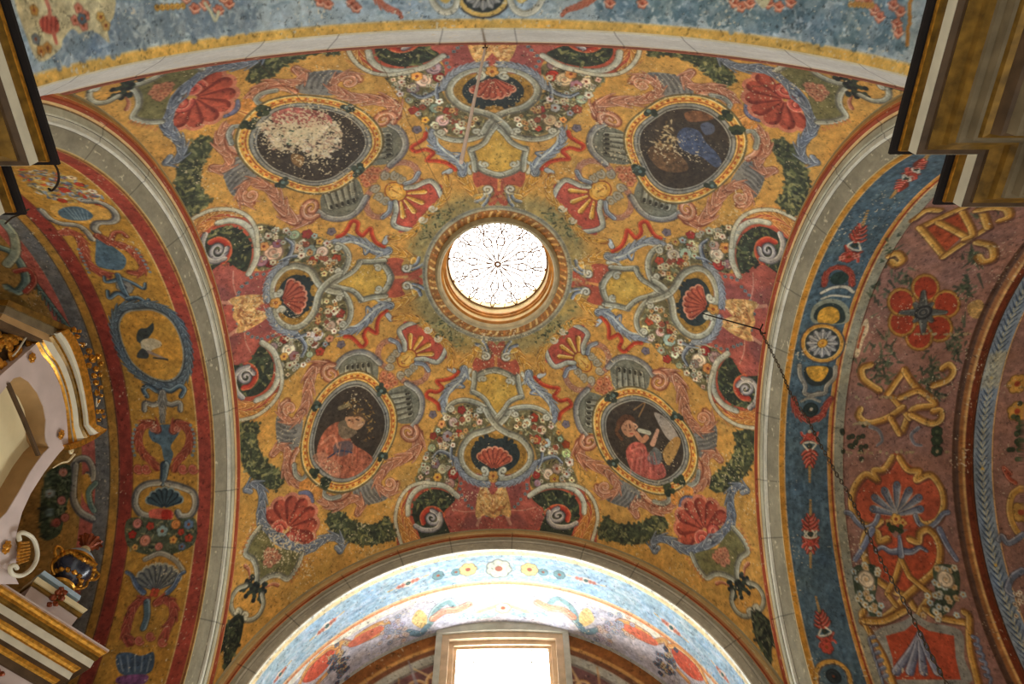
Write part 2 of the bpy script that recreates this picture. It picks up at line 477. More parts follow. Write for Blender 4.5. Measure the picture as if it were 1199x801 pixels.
# --- the flower basket field
CL = [(752, 362), (765, 354), (778, 350), (785, 362), (791, 384), (803, 396), (820, 408), (832, 404), (842, 414), (837, 430), (834, 446), (828, 458), (818, 452), (806, 440), (792, 428), (775, 416), (764, 404), (756, 392), (750, 376)]
P8(CL, (108, 98, 64), tex=.25, soft=2)
for q, mi in O8(smooth(CL, True, 3)):
    leaves(DC, q, 150, 1.5 * G, 3.4 * G, [(58, 60, 40), (74, 78, 50), (140, 136, 96), (196, 188, 140), (120, 128, 98), (48, 42, 30), (176, 156, 92)], rs8)
W_, C_, M_, O_, R_, B_ = (228, 214, 182), (234, 208, 158), (170, 134, 126), (212, 154, 80), (168, 66, 46), (174, 178, 168)
FL = [(758, 376, 5, R_, 5), (768, 373, 5, W_, 7), (771, 390, 6.5, (214, 180, 156), 0), (784, 387, 4.5, R_, 5), (785, 400, 6, B_, 7), (770, 405, 4, O_, 5), (795, 410, 5, C_, 6),
      (783, 420, 5, R_, 5), (795, 427, 4.5, (176, 186, 140), 0), (826, 411, 6, (164, 56, 44), 0), (821, 421, 8, (226, 198, 160), 0), (838, 418, 6, M_, 0), (813, 427, 5.5, M_, 6), (828, 431, 5.5, O_, 6),
      (804, 437, 4, W_, 5), (820, 441, 4, W_, 5), (830, 444, 4, C_, 5), (763, 396, 4, W_, 5), (757, 386, 3.5, C_, 5), (777, 362, 3.5, C_, 5), (768, 362, 3, W_, 5), (789, 413, 3.5, W_, 5), (776, 412, 3.5, B_, 5), (812, 443, 3, W_, 4), (824, 452, 3.2, C_, 4), (796, 400, 3.4, W_, 5)]
for x, y, r, col, n in FL:
    for i, (q, mi) in enumerate(O8([(x, y)])):
        j = rs8.randn(2) * 1.2 * G
        col2 = tuple(np.clip(np.array(col) * (1 + .10 * rs8.randn()) + rs8.randn(3) * 7, 0, 255))
        flower(DC, q[0] + j, r * G * (1.28 + .18 * rs8.randn()), col2, (140, 66, 40) if n else (176, 120, 90), n, rs8.rand() * 6)
for i in range(46):
    c_ = [(760 + rs8.rand() * 30, 362 + rs8.rand() * 50), (790 + rs8.rand() * 46, 402 + rs8.rand() * 46)][i % 2]
    r_ = 2.4 + 2.2 * rs8.rand(); cl = [(206, 192, 150), (190, 182, 150), (196, 150, 90), (160, 160, 140), (150, 84, 60), (214, 200, 160)][i % 6]
    for q, mi in O8([c_]): flower(DC, q[0] + rs8.randn(2) * 2 * G, r_ * G, cl, (120, 70, 46), rs8.randint(3, 7), rs8.rand() * 6)
# bluish sprig that crosses the flowers
S8([(812, 402), (804, 409), (800, 418), (805, 428)], 5, BLUE, out=BLUE_LO, hi=BLUE_HI, lo=BLUE_LO, w2=2)
S8([(800, 402), (810, 406), (818, 407)], 4, BLUE, hi=BLUE_HI, lo=BLUE_LO, w2=2)
# inner stone scroll between acanthus and flowers
S8([(784, 344), (771, 347), (758, 353), (750, 362), (745.5, 373), (747, 384), (753, 392)], 6, STONE, out=STONE_LO, hi=STONE_HI, lo=STONE_LO, tex=.08)
S8(spiral((761, 358), 4.4, 210, 1.3), 2.4, STONE_HI, out=STONE_LO)
S8(spiral((754, 389), 4, 200, 1.2), 2.2, STONE_HI, out=STONE_LO)
# --- edge field of the axis: red pavilion drapes
P8([(836, 340), (841, 356), (842, 374), (836, 390), (826, 402), (838, 408), (852, 418), (862, 428), (872, 440), (900, 446), (905, 380), (903, 342)], (170, 88, 72), tex=.16)
P8([(843, 384), (858, 388), (868, 400), (853, 404), (838, 398)], (132, 74, 70), al=.6, soft=5)
P8([(876, 398), (892, 400), (892, 425), (878, 412)], (126, 76, 72), al=.6, soft=5)
P8([(858, 410), (872, 408), (874, 436), (864, 426)], (194, 104, 84), al=.6, soft=4)
S8([(872, 392), (871, 412), (866, 426)], 1.2, (214, 160, 132), al=.8)
S8([(848, 378), (868, 386), (890, 402)], 4, (206, 150, 120), al=.8)
for i in range(12):
    x = 844 + i * 3.3; y = 377 + i * 1.55
    S8([(x, y), (x + 1.6, y + 5)], 1.5, (224, 190, 142), sm=False, al=.9)
for x, y in ((838, 404), (844, 408), (851, 409), (858, 406), (864, 405), (868, 402), (872, 397), (874, 390), (879, 386)):
    for q, mi in O8([(x, y)]): flower(DC, q[0] + rs8.randn(2) * .8 * G, 2.6 * G, (128, 136, 134), (60, 60, 60), 4, rs8.rand())
P8([(843, 354), (850, 361), (858, 370), (870, 377), (884, 378), (882, 366), (886, 354), (860, 350)], (206, 160, 96), tex=.3)
S8([(846, 357), (858, 366), (866, 376)], 2, (236, 204, 146), al=.8); S8([(872, 356), (874, 366), (878, 376)], 3, (150, 92, 56), al=.7); S8([(858, 354), (866, 362), (872, 370)], 2, (236, 204, 146), al=.8)
for q, mi in O8([(845, 354), (852, 362), (862, 373), (880, 376), (880, 366), (880, 354)]):
    leaves(DC, q, 40, 1.5 * G, 3.4 * G, [(232, 196, 134), (160, 96, 56), (190, 134, 80), (222, 180, 112)], rs8)
# --- shell frame
P8([(796, 346), (789, 354), (791, 368), (797, 379), (808, 388), (820, 389), (829, 382), (831, 372), (836, 362), (836, 350), (830, 336)], (156, 118, 52), tex=.3)
for i in range(9):
    a = math.radians(8 + i * 21)
    for q, mi in O8([(812 + 18.5 * math.cos(a), 356 + 19.5 * math.sin(a))]): DC.disc(q[0], 3.6 * G, (44, 50, 48))
P8([(796, 350), (796, 364), (803, 377), (814, 382), (825, 378), (831, 366), (832, 348), (815, 334)], (46, 54, 52), tex=.15)
S8([(766, 330), (775, 336), (783, 345), (787, 357), (789, 371), (795, 382), (804, 391), (815, 395), (826, 392), (834, 384), (837, 373), (833, 367)], 7.5, STONE, out=STONE_LO, hi=STONE_LO, lo=STONE_HI, tex=.08)
S8([(812, 401), (822, 401), (833, 395), (840, 384), (843, 371)], 5.5, BLUE, out=BLUE_LO, hi=BLUE_LO, lo=BLUE_HI, comb=5 * G)
S8(spiral((828, 371), 5, 30, -1.2), 3, STONE_HI, out=STONE_LO)
for k in range(4):
    c = unwarp(px2uv([(829, 354)])); c[0, 1] = 0
    h = warp(rotk(c, k, 0))[0]
    c2 = c.copy(); c2[0, 0] -= .05; d = warp(rotk(c2, k, 0))[0] - h
    shell(DC, h, math.atan2(d[1], d[0]), .066, 1.05, 7, (180, 92, 66), (206, 142, 110), (128, 56, 42))
    c3 = c.copy(); c3[0, 0] += .018; g_ = warp(rotk(c3, k, 0))[0]
    flower(DC, g_, .017, (208, 150, 74), (150, 80, 40), 5, .3)
# --- big C scroll standing on the edge
P8([(850, 412), (836, 426), (831, 445), (832, 466), (840, 482), (858, 496), (880, 503), (905, 504), (905, 440), (884, 441), (872, 438), (862, 427)], (178, 84, 58), tex=.15)
P8([(854, 418), (843, 430), (840, 446), (846, 463), (858, 474), (874, 477), (905, 474), (905, 442), (872, 440), (862, 428)], (54, 58, 42), tex=.3)
for q, mi in O8([(854, 418), (843, 430), (840, 446), (846, 463), (858, 474), (874, 477), (890, 470), (888, 444), (872, 440)]):
    leaves(DC, q, 90, 2 * G, 4.5 * G, [(38, 42, 34), (94, 100, 62), (72, 82, 58), (44, 50, 40), (134, 130, 80)], rs8)
S8([(838, 476), (846, 486), (858, 493), (872, 496), (900, 494)], 9, (204, 150, 70), hi=(232, 196, 118), lo=(160, 84, 44), comb=5 * G)
S8([(850, 476), (860, 483), (872, 486), (900, 484)], 8, (212, 150, 72), hi=(236, 196, 120), lo=(160, 76, 42), comb=6 * G, side=-1)
S8([(852, 414), (840, 424), (835, 438), (835, 453), (840, 466), (850, 476), (862, 481)], 6, STONE_HI, out=STONE_LO, hi=(206, 202, 176), lo=STONE)
S8([(834, 436), (830.5, 452), (833, 469), (842, 483), (856, 494), (872, 500), (905, 503)], 3.6, (200, 192, 160), out=STONE_LO)
S8([(872, 441), (864, 446), (862, 456), (868, 465), (876, 467)], 7, (182, 66, 44), hi=(206, 110, 70), lo=(150, 50, 38))
S8(spiral((873, 455), 10, 200, 1.5), 5, (166, 158, 150), out=(80, 70, 66), hi=(214, 206, 190), lo=(104, 98, 100), w2=3)
S8([(870, 443), (880, 446), (887, 456), (885, 470), (878, 478)], 6, (170, 160, 146), hi=(210, 200, 180), lo=(104, 98, 96))
# --- garland swag
GA = [(860, 506), (884, 505), (885, 522), (881, 542), (869, 561), (852, 573), (838, 577), (830, 568), (832, 559), (848, 548), (858, 534), (862, 520)]
P8(GA, (70, 74, 50), tex=.3, soft=1.5)
for q, mi in O8(smooth(GA, True, 3)):
    leaves(DC, q, 190, 2.0 * G, 4.4 * G, [(54, 58, 42), (108, 110, 66), (84, 90, 60), (60, 66, 46), (150, 144, 88), (46, 50, 38), (128, 126, 84)], rs8)
    for p_ in q[::2]: DC.disc(p_ + rs8.randn(2) * 1.2 * G, 2.2 * G, (60, 64, 44), al=.8)
# --- red ribbons
S8([(704, 372), (711, 379), (713, 388), (713, 396), (719, 394), (724, 392), (728, 399), (725, 407), (731, 412), (738, 406), (744, 402), (751, 402)], 4.0, (182, 66, 38), out=(150, 90, 40), hi=(214, 92, 54), lo=(150, 40, 28))
for q, mi in O8([(756, 411)]): flower(DC, q[0], 6 * G, (120, 108, 112), (92, 84, 92), 5, .4)
S8([(698, 380), (702, 376)], 5, BLUE_HI, out=BLUE_LO, sm=False)
# --- sun face shield on the diagonal
P8([(640, 425), (641, 408), (655, 394), (668, 380), (683, 387), (687, 397), (682, 409), (682, 418), (690, 430), (676, 424), (663, 412)], (184, 84, 64), tex=.12)
def SUN():
    for k in range(4):
        c = unwarp(px2uv([(678, 420)])); m_ = c[0].mean()
        L = lambda a, r: (m_ - r * math.cos(math.pi / 4 + a), m_ - r * math.sin(math.pi / 4 + a))
        for a in (-1.25, -.75, -.25, .25, .75, 1.25):
            q = warp(rotk([L(a, .024), L(a, .064)], k, 0))
            DC.stroke(q, .0058, (140, 62, 34), w2=.0098, al=.85); DC.stroke(q, .0042, GOLD, w2=.0082, hi=GOLD_HI, lo=GOLD_LO)
        for f, cl in ((1.12, (146, 76, 36)), (1.0, (208, 154, 64)), (.7, (222, 176, 88))):
            q = [(m_ + .010 + f * (.030 * math.cos(t) * .7071 - .023 * math.sin(t) * .7071), m_ + .010 + f * (.030 * math.cos(t) * .7071 + .023 * math.sin(t) * .7071)) for t in np.linspace(0, 6.283, 24)[:-1]]
            DC.poly(warp(rotk(q, k, 0)), cl, tex=.08)
        for sx in (-1, 1):
            q = warp(rotk([(m_ + .004 + sx * .009, m_ + .004 - sx * .009), (m_ + .008 + sx * .012, m_ + .008 - sx * .012)], k, 0)); DC.stroke(q, .0013, (150, 92, 40))
        q = warp(rotk([(m_ + .004, m_ + .004), (m_ + .018, m_ + .018)], k, 0)); DC.stroke(q, .0014, (170, 112, 48), w2=.0026)
        q = warp(rotk([(m_ + .026, m_ + .018), (m_ + .025, m_ + .025), (m_ + .018, m_ + .026)], k, 0)); DC.stroke(q, .0013, (140, 70, 40))
SUN()
S8([(669, 379), (681, 384.5), (688, 391), (686, 398), (683, 405), (683.5, 413)], 5, (176, 176, 156), out=BLUE_LO, hi=(206, 204, 180), lo=(140, 140, 124))
S8([(655, 391), (662, 383), (671, 377), (684, 376), (694, 379)], 7, GOLD, out=GOLD_LO, hi=GOLD_HI, lo=GOLD_LO, comb=4 * G)
for q, mi in O8([(659, 388)]): DC.stroke(spiral(q[0], 5.5 * G, 0, 1.3), 1.5 * G, (212, 200, 168))
S8([(690, 403), (702, 404), (710, 411), (713, 421), (711, 430), (704, 437)], 5, (184, 126, 92), out=(138, 84, 58), hi=(214, 176, 136), lo=(150, 96, 76), comb=4 * G)
for c in ((693, 417), (699, 424), (702, 434)):
    S8(spiral(c, 4.6, 20, 1.3), 2.2, (168, 158, 132), out=STONE_LO)
S8([(688, 414), (690, 406), (698, 402)], 4, BLUE, out=BLUE_LO, hi=BLUE_HI)
# palmette between sun and medallion
for dx, dy in ((0, 0), (6, -3), (-6, 3), (4, 5), (-2, -6), (8, 3)):
    for q, mi in O8([(706 + dx, 452 + dy)]): flower(DC, q[0], 5.5 * G, (198, 126, 84), (160, 76, 50), 5, rs8.rand() * 6)
# --- medallion: gadroon fans
def scaled(pts, c, f): return [(c[0] + (x - c[0]) * f, c[1] + (y - c[1]) * f) for x, y in pts]
MC = (757, 519)
def GAD(poly_, base_line, tip_line, n):
    P8(poly_, (122, 120, 100), tex=.15)
    for i in range(n):
        t = (i + .5) / n
        a = np.array(base_line[0]) * (1 - t) + np.array(base_line[1]) * t; b_ = np.array(tip_line[0]) * (1 - t) + np.array(tip_line[1]) * t
        S8([a, b_], 4.5, (150, 146, 122), sm=False, w2=6.5, out=(70, 66, 52), lo=(96, 92, 74), hi=(176, 172, 146))
        S8([b_ * .93 + a * .07, b_ * 1.04 - a * .04], 3, (58, 54, 42), sm=False)
GAD([(714, 428), (722, 420), (740, 421), (755, 429), (761, 438), (757, 456), (738, 452), (720, 455)], ((722, 456), (756, 456)), ((722, 432), (753, 438)), 5)
S8([(712, 430), (721, 421), (732, 418), (745, 421), (757, 429), (765, 440)], 6, (146, 142, 130), out=(84, 78, 70), hi=(182, 178, 158), lo=(110, 104, 104))
P8([(808, 500), (822, 503), (837, 497), (840, 512), (835, 532), (820, 536), (812, 530)], (134, 130, 118))
for i in range(6):
    y = 503 + i * 5.2
    S8([(818, y + 4), (828, y + 3), (838, y - 2)], 2.4, (96, 92, 86), al=.8, w2=3)
# salmon acanthus round the medallion
S8([(776, 437), (789, 441), (797, 453), (800, 470), (804, 486), (812, 497)], 13, PINK, out=PINK_LO, hi=PINK_HI, lo=PINK_LO, comb=6 * G, w2=9)
S8([(764, 462), (772, 468), (781, 476), (787, 484)], 4, (110, 104, 90), w2=6)
S8(spiral((771, 447), 12, 250, 1.5, 24), 5.5, PINK, out=PINK_LO, hi=PINK_HI, lo=PINK_LO, w2=3)
S8([(808, 494), (818, 504), (829, 501), (833, 490), (826, 482)], 8, PINK, out=PINK_LO, hi=PINK_HI, lo=PINK_LO, comb=6 * G)
S8(spiral((823, 490), 7.5, 60, -1.3), 3.6, PINK, out=PINK_LO, hi=PINK_HI)
S8([(843, 538), (835, 531), (827, 535), (826, 546), (828, 557), (822, 567), (812, 573), (800, 576)], 8.5, PINK, out=PINK_LO, hi=PINK_HI, lo=PINK_LO, comb=6 * G)
S8([(815, 536), (820, 545), (820, 556), (813, 565)], 6, PINK, out=PINK_LO, hi=PINK_HI, lo=PINK_LO)
S8([(801, 556), (803, 563), (809, 568), (816, 563), (818, 552)], 4.5, (140, 140, 124), out=(80, 78, 66), hi=(180, 178, 156))
# crowning leaf on the diagonal beyond the medallion
P8([(786, 566), (793, 562), (800, 570), (812, 576), (806, 582), (797, 580), (794, 590), (786, 588)], (206, 138, 66), tex=.2)
S8([(788, 570), (795, 577), (800, 584)], 4, (226, 172, 96), lo=(170, 80, 44), w2=2)
S8([(799, 588), (803, 583), (811, 583)], 5, (112, 112, 132), out=(66, 66, 84), w2=3)
# gilt frame, stone ring and dark field of each medallion
ME = [(696, 482), (703, 469), (714, 461), (725, 456.5), (737, 454), (750, 455.5), (764, 461), (777, 470), (788, 481), (799, 493), (808, 505), (814, 520), (816, 537), (813, 551), (806, 562), (794, 572), (778, 578), (764, 577), (750, 572), (737, 564), (725, 555), (714, 544), (705, 531), (698, 514), (695, 498)]
MEc = unwarp(px2uv(smooth(ME, True, 4)))
MEc = (MEc + MEc[:, ::-1][np.argsort(np.zeros(len(MEc)), kind='stable')]) / 2 if False else MEc
for k in range(4):
    for f, col, tx in ((1.035, (112, 96, 60), .1), (1.0, (236, 208, 140), 0), (.98, (218, 160, 66), .25), (.905, (170, 84, 40), .1), (.885, (226, 182, 98), .1), (.855, (84, 78, 66), 0), (.84, (150, 146, 130), .1), (.795, (92, 88, 78), .1), (.77, (168, 162, 142), 0), (.75, (66, 56, 44), .2)):
        cc = MEc.mean(0); q = warp(rotk(cc + (MEc - cc) * f, k, 0)); DC.poly(q, col, tex=tx)
    q = warp(rotk(MEc.mean(0) + (MEc - MEc.mean(0)) * .935, k, 0)); n = len(q)
    for i in range(n):
        a, b_ = q[i], q[(i + 1) % n]
        DC.stroke(np.array([a, (a + b_) / 2]), 1.1 * G, (166, 62, 36) if i % 2 else (236, 190, 110), al=.8)
for c in ((716, 466), (791, 488)):
    for q, mi in O8([c]):
        for j in range(7): DC.disc(q[0] + rs8.randn(2) * 3 * G, 3.6 * G, [(52, 58, 44), (74, 84, 70), (60, 64, 52)][j % 3])
        DC.disc(q[0], 2.4 * G, (106, 124, 112))
for q, mi in O8([(797, 562)]):
    for j in range(8): DC.disc(q[0] + rs8.randn(2) * 3.5 * G, 4 * G, [(44, 52, 38), (64, 70, 46)][j % 2])
# --- corner shell
for k in range(4):
    c = unwarp(px2uv([(823, 622)])); m_ = c[0].mean(); c[0] = (m_, m_)
    h = warp(rotk(c, k, 0))[0]; c2 = c - .05; d = warp(rotk(c2, k, 0))[0] - h
    shell(DC, h, math.atan2(d[1], d[0]), .084, 1.75, 7, (174, 82, 60), (200, 124, 94), (120, 50, 38))
    for s_ in (-1, 1):
        pp = c + np.array([[.018 * s_, -.018 * s_]]) + .012
        q = warp(rotk(pp, k, 0))[0]
        DC.stroke(spiral(q, .024, 0, 1.5 * s_, 20), .0075, (196, 92, 74), hi=(220, 140, 112), lo=(132, 52, 44))
S8([(874, 574), (868, 569), (860, 571), (855, 580), (855, 592), (857, 604), (853, 617), (845, 627), (836, 632)], 8, BLUE, out=BLUE_LO, hi=BLUE_HI, lo=BLUE_LO, comb=6 * G, w2=10)
S8([(874, 575), (869, 577)], 5, BLUE, out=BLUE_LO, hi=BLUE_HI, sm=False)
# --- spandrel frame under the corner shell
P8([(846, 632), (858, 620), (868, 632), (874, 646), (866, 654), (861, 668), (862, 682), (850, 670), (838, 650)], (112, 106, 66), tex=.2)
S8([(858, 618), (868, 629), (874, 640), (875, 647), (867, 653), (863, 663), (863, 676), (866, 686)], 5.5, STONE, out=STONE_LO, hi=STONE_HI, lo=STONE_LO, side=-1)
for i in range(7):
    x, y = 862 + i * 2.4, 615 + i * 4.8
    S8([(x + 2, y), (x + 4.5, y - .5)], 2.5, (190, 120, 70), sm=False, al=.7)
S8([(876, 660), (872, 665), (871, 675)], 5, (186, 116, 82), hi=(214, 160, 120), lo=(130, 70, 48), w2=2)
for dx, dy in ((0, 0), (5, -5), (-4, 4), (6, 4), (-5, -4), (2, 8), (-8, 0)):
    for q, mi in O8([(845 + dx, 652 + dy)]): flower(DC, q[0], 5 * G, (184, 126, 92), (150, 86, 66), 5, rs8.rand() * 6)
for i in range(26):
    for q, mi in O8([(863 + rs8.randn() * 5, 690 + rs8.randn() * 6)]): DC.disc(q[0], 3 * G, [(42, 46, 42), (58, 66, 52), (34, 38, 36)][i % 3])
S8([(876, 682), (886, 686), (893, 696), (894, 707), (889, 715), (883, 712)], 5, STONE, out=STONE_LO, hi=STONE_HI, lo=STONE_LO)
S8(spiral((886, 711), 4.5, 30, 1.2), 2.4, STONE_HI, out=STONE_LO)
GB = [(880, 716), (896, 730), (903, 750), (903, 790), (896, 770), (884, 745)]
P8(GB, (46, 50, 40), tex=.3)
for q, mi in O8(GB): leaves(DC, q, 50, 2 * G, 5 * G, [(34, 40, 34), (70, 78, 54), (96, 98, 70)], rs8)

# --- each medallion's own picture
# bearded saint in a red cloak
P1([(371, 528), (380, 505), (397, 494), (408, 508), (414, 520), (430, 530), (436, 540), (418, 556), (398, 560), (378, 548)], (172, 100, 72), tex=.35)
P1([(392, 520), (408, 516), (414, 524), (404, 534), (392, 532)], (84, 82, 88), al=.8, soft=2)
P1([(366, 535), (380, 530), (398, 545), (396, 560), (380, 552)], (196, 134, 100), al=.7, tex=.4)
P1([(404, 490), (410, 484), (420, 484), (428, 490), (425, 499), (416, 504), (406, 500)], (196, 146, 104))
P1([(396, 496), (404, 492), (408, 500), (418, 505), (408, 509), (398, 506)], (112, 98, 76))
P1([(405, 488), (412, 482), (424, 484), (428, 490), (418, 487)], (84, 66, 46))
S1([(412, 491), (414, 496)], 1.3, (150, 96, 66)); S1([(408, 492), (410, 492)], 1.6, (70, 48, 36)); S1([(417, 491), (420, 492)], 1.6, (70, 48, 36))
S1([(398, 478), (408, 474)], 5, (176, 160, 110), al=.6)
leaves(DC, px2uv([(400, 470), (425, 466), (440, 480), (440, 510), (425, 525), (430, 500)]), 50, 1 * G, 2.4 * G, [(150, 110, 54), (110, 78, 40), (190, 150, 80)], rs8)
S1([(376, 520), (390, 510), (396, 524)], 3, (214, 150, 118), al=.7); S1([(384, 536), (398, 528), (412, 530)], 2, (60, 66, 86))
P1([(400, 497), (396, 506), (402, 514), (412, 512), (418, 506), (410, 503), (405, 500)], (124, 106, 82), tex=.3); S1([(415, 487), (423, 486), (428, 491)], 3, (96, 74, 50)); S1([(420, 498), (425, 496)], 2, (216, 172, 130))
for i in range(9): S1([(376 + i * 6, 548 - abs(i - 4) * 2), (384 + i * 5, 520 + (i % 3) * 5)], 1.4, [(206, 140, 108), (130, 66, 50), (190, 118, 90)][i % 3], al=.6)
# figure in a rose robe, arm raised to a sheet, book below
P1([(766, 483), (780, 490), (794, 510), (795, 522), (782, 514), (772, 498)], (168, 156, 140), tex=.15)
P1([(776, 530), (790, 512), (797, 518), (784, 545)], (186, 140, 76))
P1([(733, 528), (742, 518), (754, 520), (760, 532), (774, 540), (780, 556), (768, 562), (752, 558), (738, 548)], (176, 92, 76), tex=.35)
P1([(758, 536), (766, 524), (774, 530), (774, 542), (764, 544)], (112, 112, 106), al=.9, tex=.2)
S1([(745, 508), (752, 516), (757, 512)], 6, (186, 130, 94)); S1([(764, 520), (768, 510), (770, 504)], 6, (196, 148, 116), w2=4)
P1([(728, 496), (734, 491), (741, 494), (744, 503), (741, 511), (734, 511), (728, 504)], (190, 136, 98))
P1([(722, 494), (730, 486), (740, 487), (744, 494), (734, 492), (727, 500), (724, 504)], (96, 62, 40))
S1([(737, 497), (738, 501)], 1.4, (80, 50, 36)); S1([(743, 502), (744, 505)], 1.4, (150, 90, 66)); S1([(738, 508), (741, 508)], 1.2, (150, 60, 50))
S1([(749, 504), (760, 507)], 5, (186, 180, 150)); S1([(740, 528), (750, 524), (754, 534), (744, 538)], 2, (206, 130, 108), al=.7)
S1([(742, 480), (755, 472), (748, 488)], 1.4, (190, 140, 80), al=.7)
S1([(724, 498), (722, 506), (728, 514)], 4, (104, 70, 44)); S1([(742, 496), (746, 499), (744, 502)], 2, (206, 156, 116))
for i in range(9): S1([(738 + i * 4, 556 - (i % 3) * 4), (742 + i * 3, 530 + (i % 2) * 5)], 1.5, [(210, 128, 106), (124, 54, 46), (190, 104, 86)][i % 3], al=.6)
# dark blue figure, much flaked
P1([(793, 158), (800, 150), (810, 150), (820, 155), (826, 166), (838, 178), (845, 190), (838, 196), (822, 184), (808, 180), (796, 172)], (78, 86, 104), tex=.3)
P1([(820, 147), (828, 143), (836, 147), (836, 155), (826, 158)], (84, 88, 100))
P1([(802, 132), (820, 130), (836, 138), (822, 142), (806, 142)], (140, 92, 58), al=.8, tex=.3)
P1([(758, 176), (780, 168), (800, 185), (806, 198), (790, 202), (770, 196)], (116, 86, 56), al=.8, tex=.4)
leaves(DC, px2uv([(768, 150), (785, 140), (792, 158), (790, 180), (768, 172)]), 60, 1.5 * G, 3 * G, [(196, 176, 130), (168, 140, 96), (110, 90, 60)], rs8)
# reddish figure on a nearly flaked-off ground
P1([(318, 134), (340, 126), (362, 128), (384, 134), (388, 146), (366, 150), (340, 146), (322, 144)], (164, 96, 82), tex=.4)
P1([(330, 158), (345, 152), (362, 156), (352, 166), (338, 170)], (66, 88, 68), tex=.3)
P1([(342, 180), (356, 184), (352, 196), (342, 190)], (140, 104, 62))
leaves(DC, px2uv([(304, 145), (330, 140), (362, 150), (392, 144), (402, 160), (396, 175), (376, 186), (350, 176), (318, 176)]), 330, 1.8 * G, 4.2 * G, [(224, 206, 166), (206, 180, 140), (190, 150, 120), (230, 214, 180)], rs8)

# --- painted ring round the lantern
def radial(cv, r0, r1, col, tex=.1, soft=.8):
    q = np.vstack([circ(r1), circ(r1)[:1], circ(r0)[:1], circ(r0)[::-1]]); cv.poly(q, col, tex=tex, soft=soft)
for k in range(4):
    for i in range(60):
        a = math.pi / 4 + k * math.pi / 2 + rs8.randn() * .16; r_ = .236 + .014 * rs8.randn()
        q = np.array([r_ * math.cos(a), r_ * math.sin(a)]); DC.stroke(np.array([q, q + rs8.randn(2) * .006]), .0028, [(70, 76, 48), (104, 108, 70), (52, 58, 40), (150, 146, 96)][i % 4], w2=.0008, al=.85)
for i in range(260):
    a = rs8.rand() * 6.283; r_ = .215 + .05 * rs8.rand(); q = np.array([r_ * math.cos(a), r_ * math.sin(a)])
    DC.stroke(np.array([q, q + rs8.randn(2) * .01]), .004, [(168, 152, 98), (132, 118, 76), (180, 150, 84)][i % 3], w2=.001, al=.45, soft=1.5)
radial(DC, .19, .213, (166, 158, 128)); radial(DC, .205, .212, (128, 124, 104))
radial(DC, .16, .199, (150, 100, 50), .2)
for i in range(56):
    a = i * 2 * math.pi / 56; q = .184 * np.array([math.cos(a), math.sin(a)])
    DC.stroke(np.array([q * .97, q * 1.04 + .006 * np.array([-math.sin(a), math.cos(a)])]), .0032, [(212, 160, 84), (190, 120, 60), (226, 186, 116)][i % 3])
    DC.disc(.193 * np.array([math.cos(a + .05), math.sin(a + .05)]), .0026, (206, 170, 100))
radial(DC, .158, .174, (176, 166, 132), .1)

# --- old damage: pale flaked plaster, heavier in places, with glints painted in as specks
msk = np.full((DC.h, DC.w), -.04, np.float32)
yy, xx = np.mgrid[0:DC.h, 0:DC.w]
for (x, y), r_, s_ in (((345, 160), 60, .34), ((805, 172), 50, .14), ((340, 640), 50, .16), ((590, 395), 45, .20), ((520, 395), 35, .12), ((365, 120), 70, .10), ((640, 60), 60, .10), ((770, 90), 60, .12), ((290, 270), 40, .05), ((835, 300), 50, .08), ((565, 585), 45, .08), ((300, 600), 40, .1)):
    c = DC.px(px2uv([(x, y)]))[0]; rr = r_ * G * DC.S
    msk += s_ * np.exp(-((xx - c[0]) ** 2 + (yy - c[1]) ** 2) / (2 * (rr * .6) ** 2))
DC.weather(11, amp=.17, flakes=.022, flake_col=(222, 202, 158), dirt=.1, mask=msk)
# hairline cracks
for (x0, y0), (x1, y1) in (((440, 60), (530, 250)), ((673, 530), (690, 590)), ((300, 70), (420, 180)), ((640, 500), (690, 560)), ((900, 100), (850, 105))):
    t = np.linspace(0, 1, 24)[:, None]; p = np.array([(x0, y0)]) * (1 - t) + np.array([(x1, y1)]) * t + rng.randn(24, 2) * 1.2
    DC.stroke(px2uv(p), .45 * G, (84, 62, 36), al=.6)

NX = 1000
xs = AX0 + (AX1 - AX0) * (np.arange(NX) / (NX - 1)); xs = np.sin(np.linspace(math.asin(AX0), math.asin(AX1), NX))
ys = np.sin(np.linspace(math.asin(AY0), math.asin(AY1), NX))
XX, YY = np.meshgrid(xs, ys, indexing='ij')
ZZ = np.sqrt(1 - XX ** 2 - YY ** 2)
PP = np.stack([XX, YY, ZZ], -1)
UV = dome_uv(PP)
rc = np.hypot(.25 * (XX[1:, 1:] + XX[:-1, 1:] + XX[1:, :-1] + XX[:-1, :-1]), .25 * (YY[1:, 1:] + YY[:-1, 1:] + YY[1:, :-1] + YY[:-1, :-1]))
dome = painted_grid('ceiling', PP, DC.sample(UV[..., 0], UV[..., 1]), mask=rc > OCR + .002)
tag(dome, 'ochre painted vault with shells, flowers, sun faces and four oval medallions', 'vault', kind='structure')
del DC.a, msk, XX, YY, ZZ, PP, UV
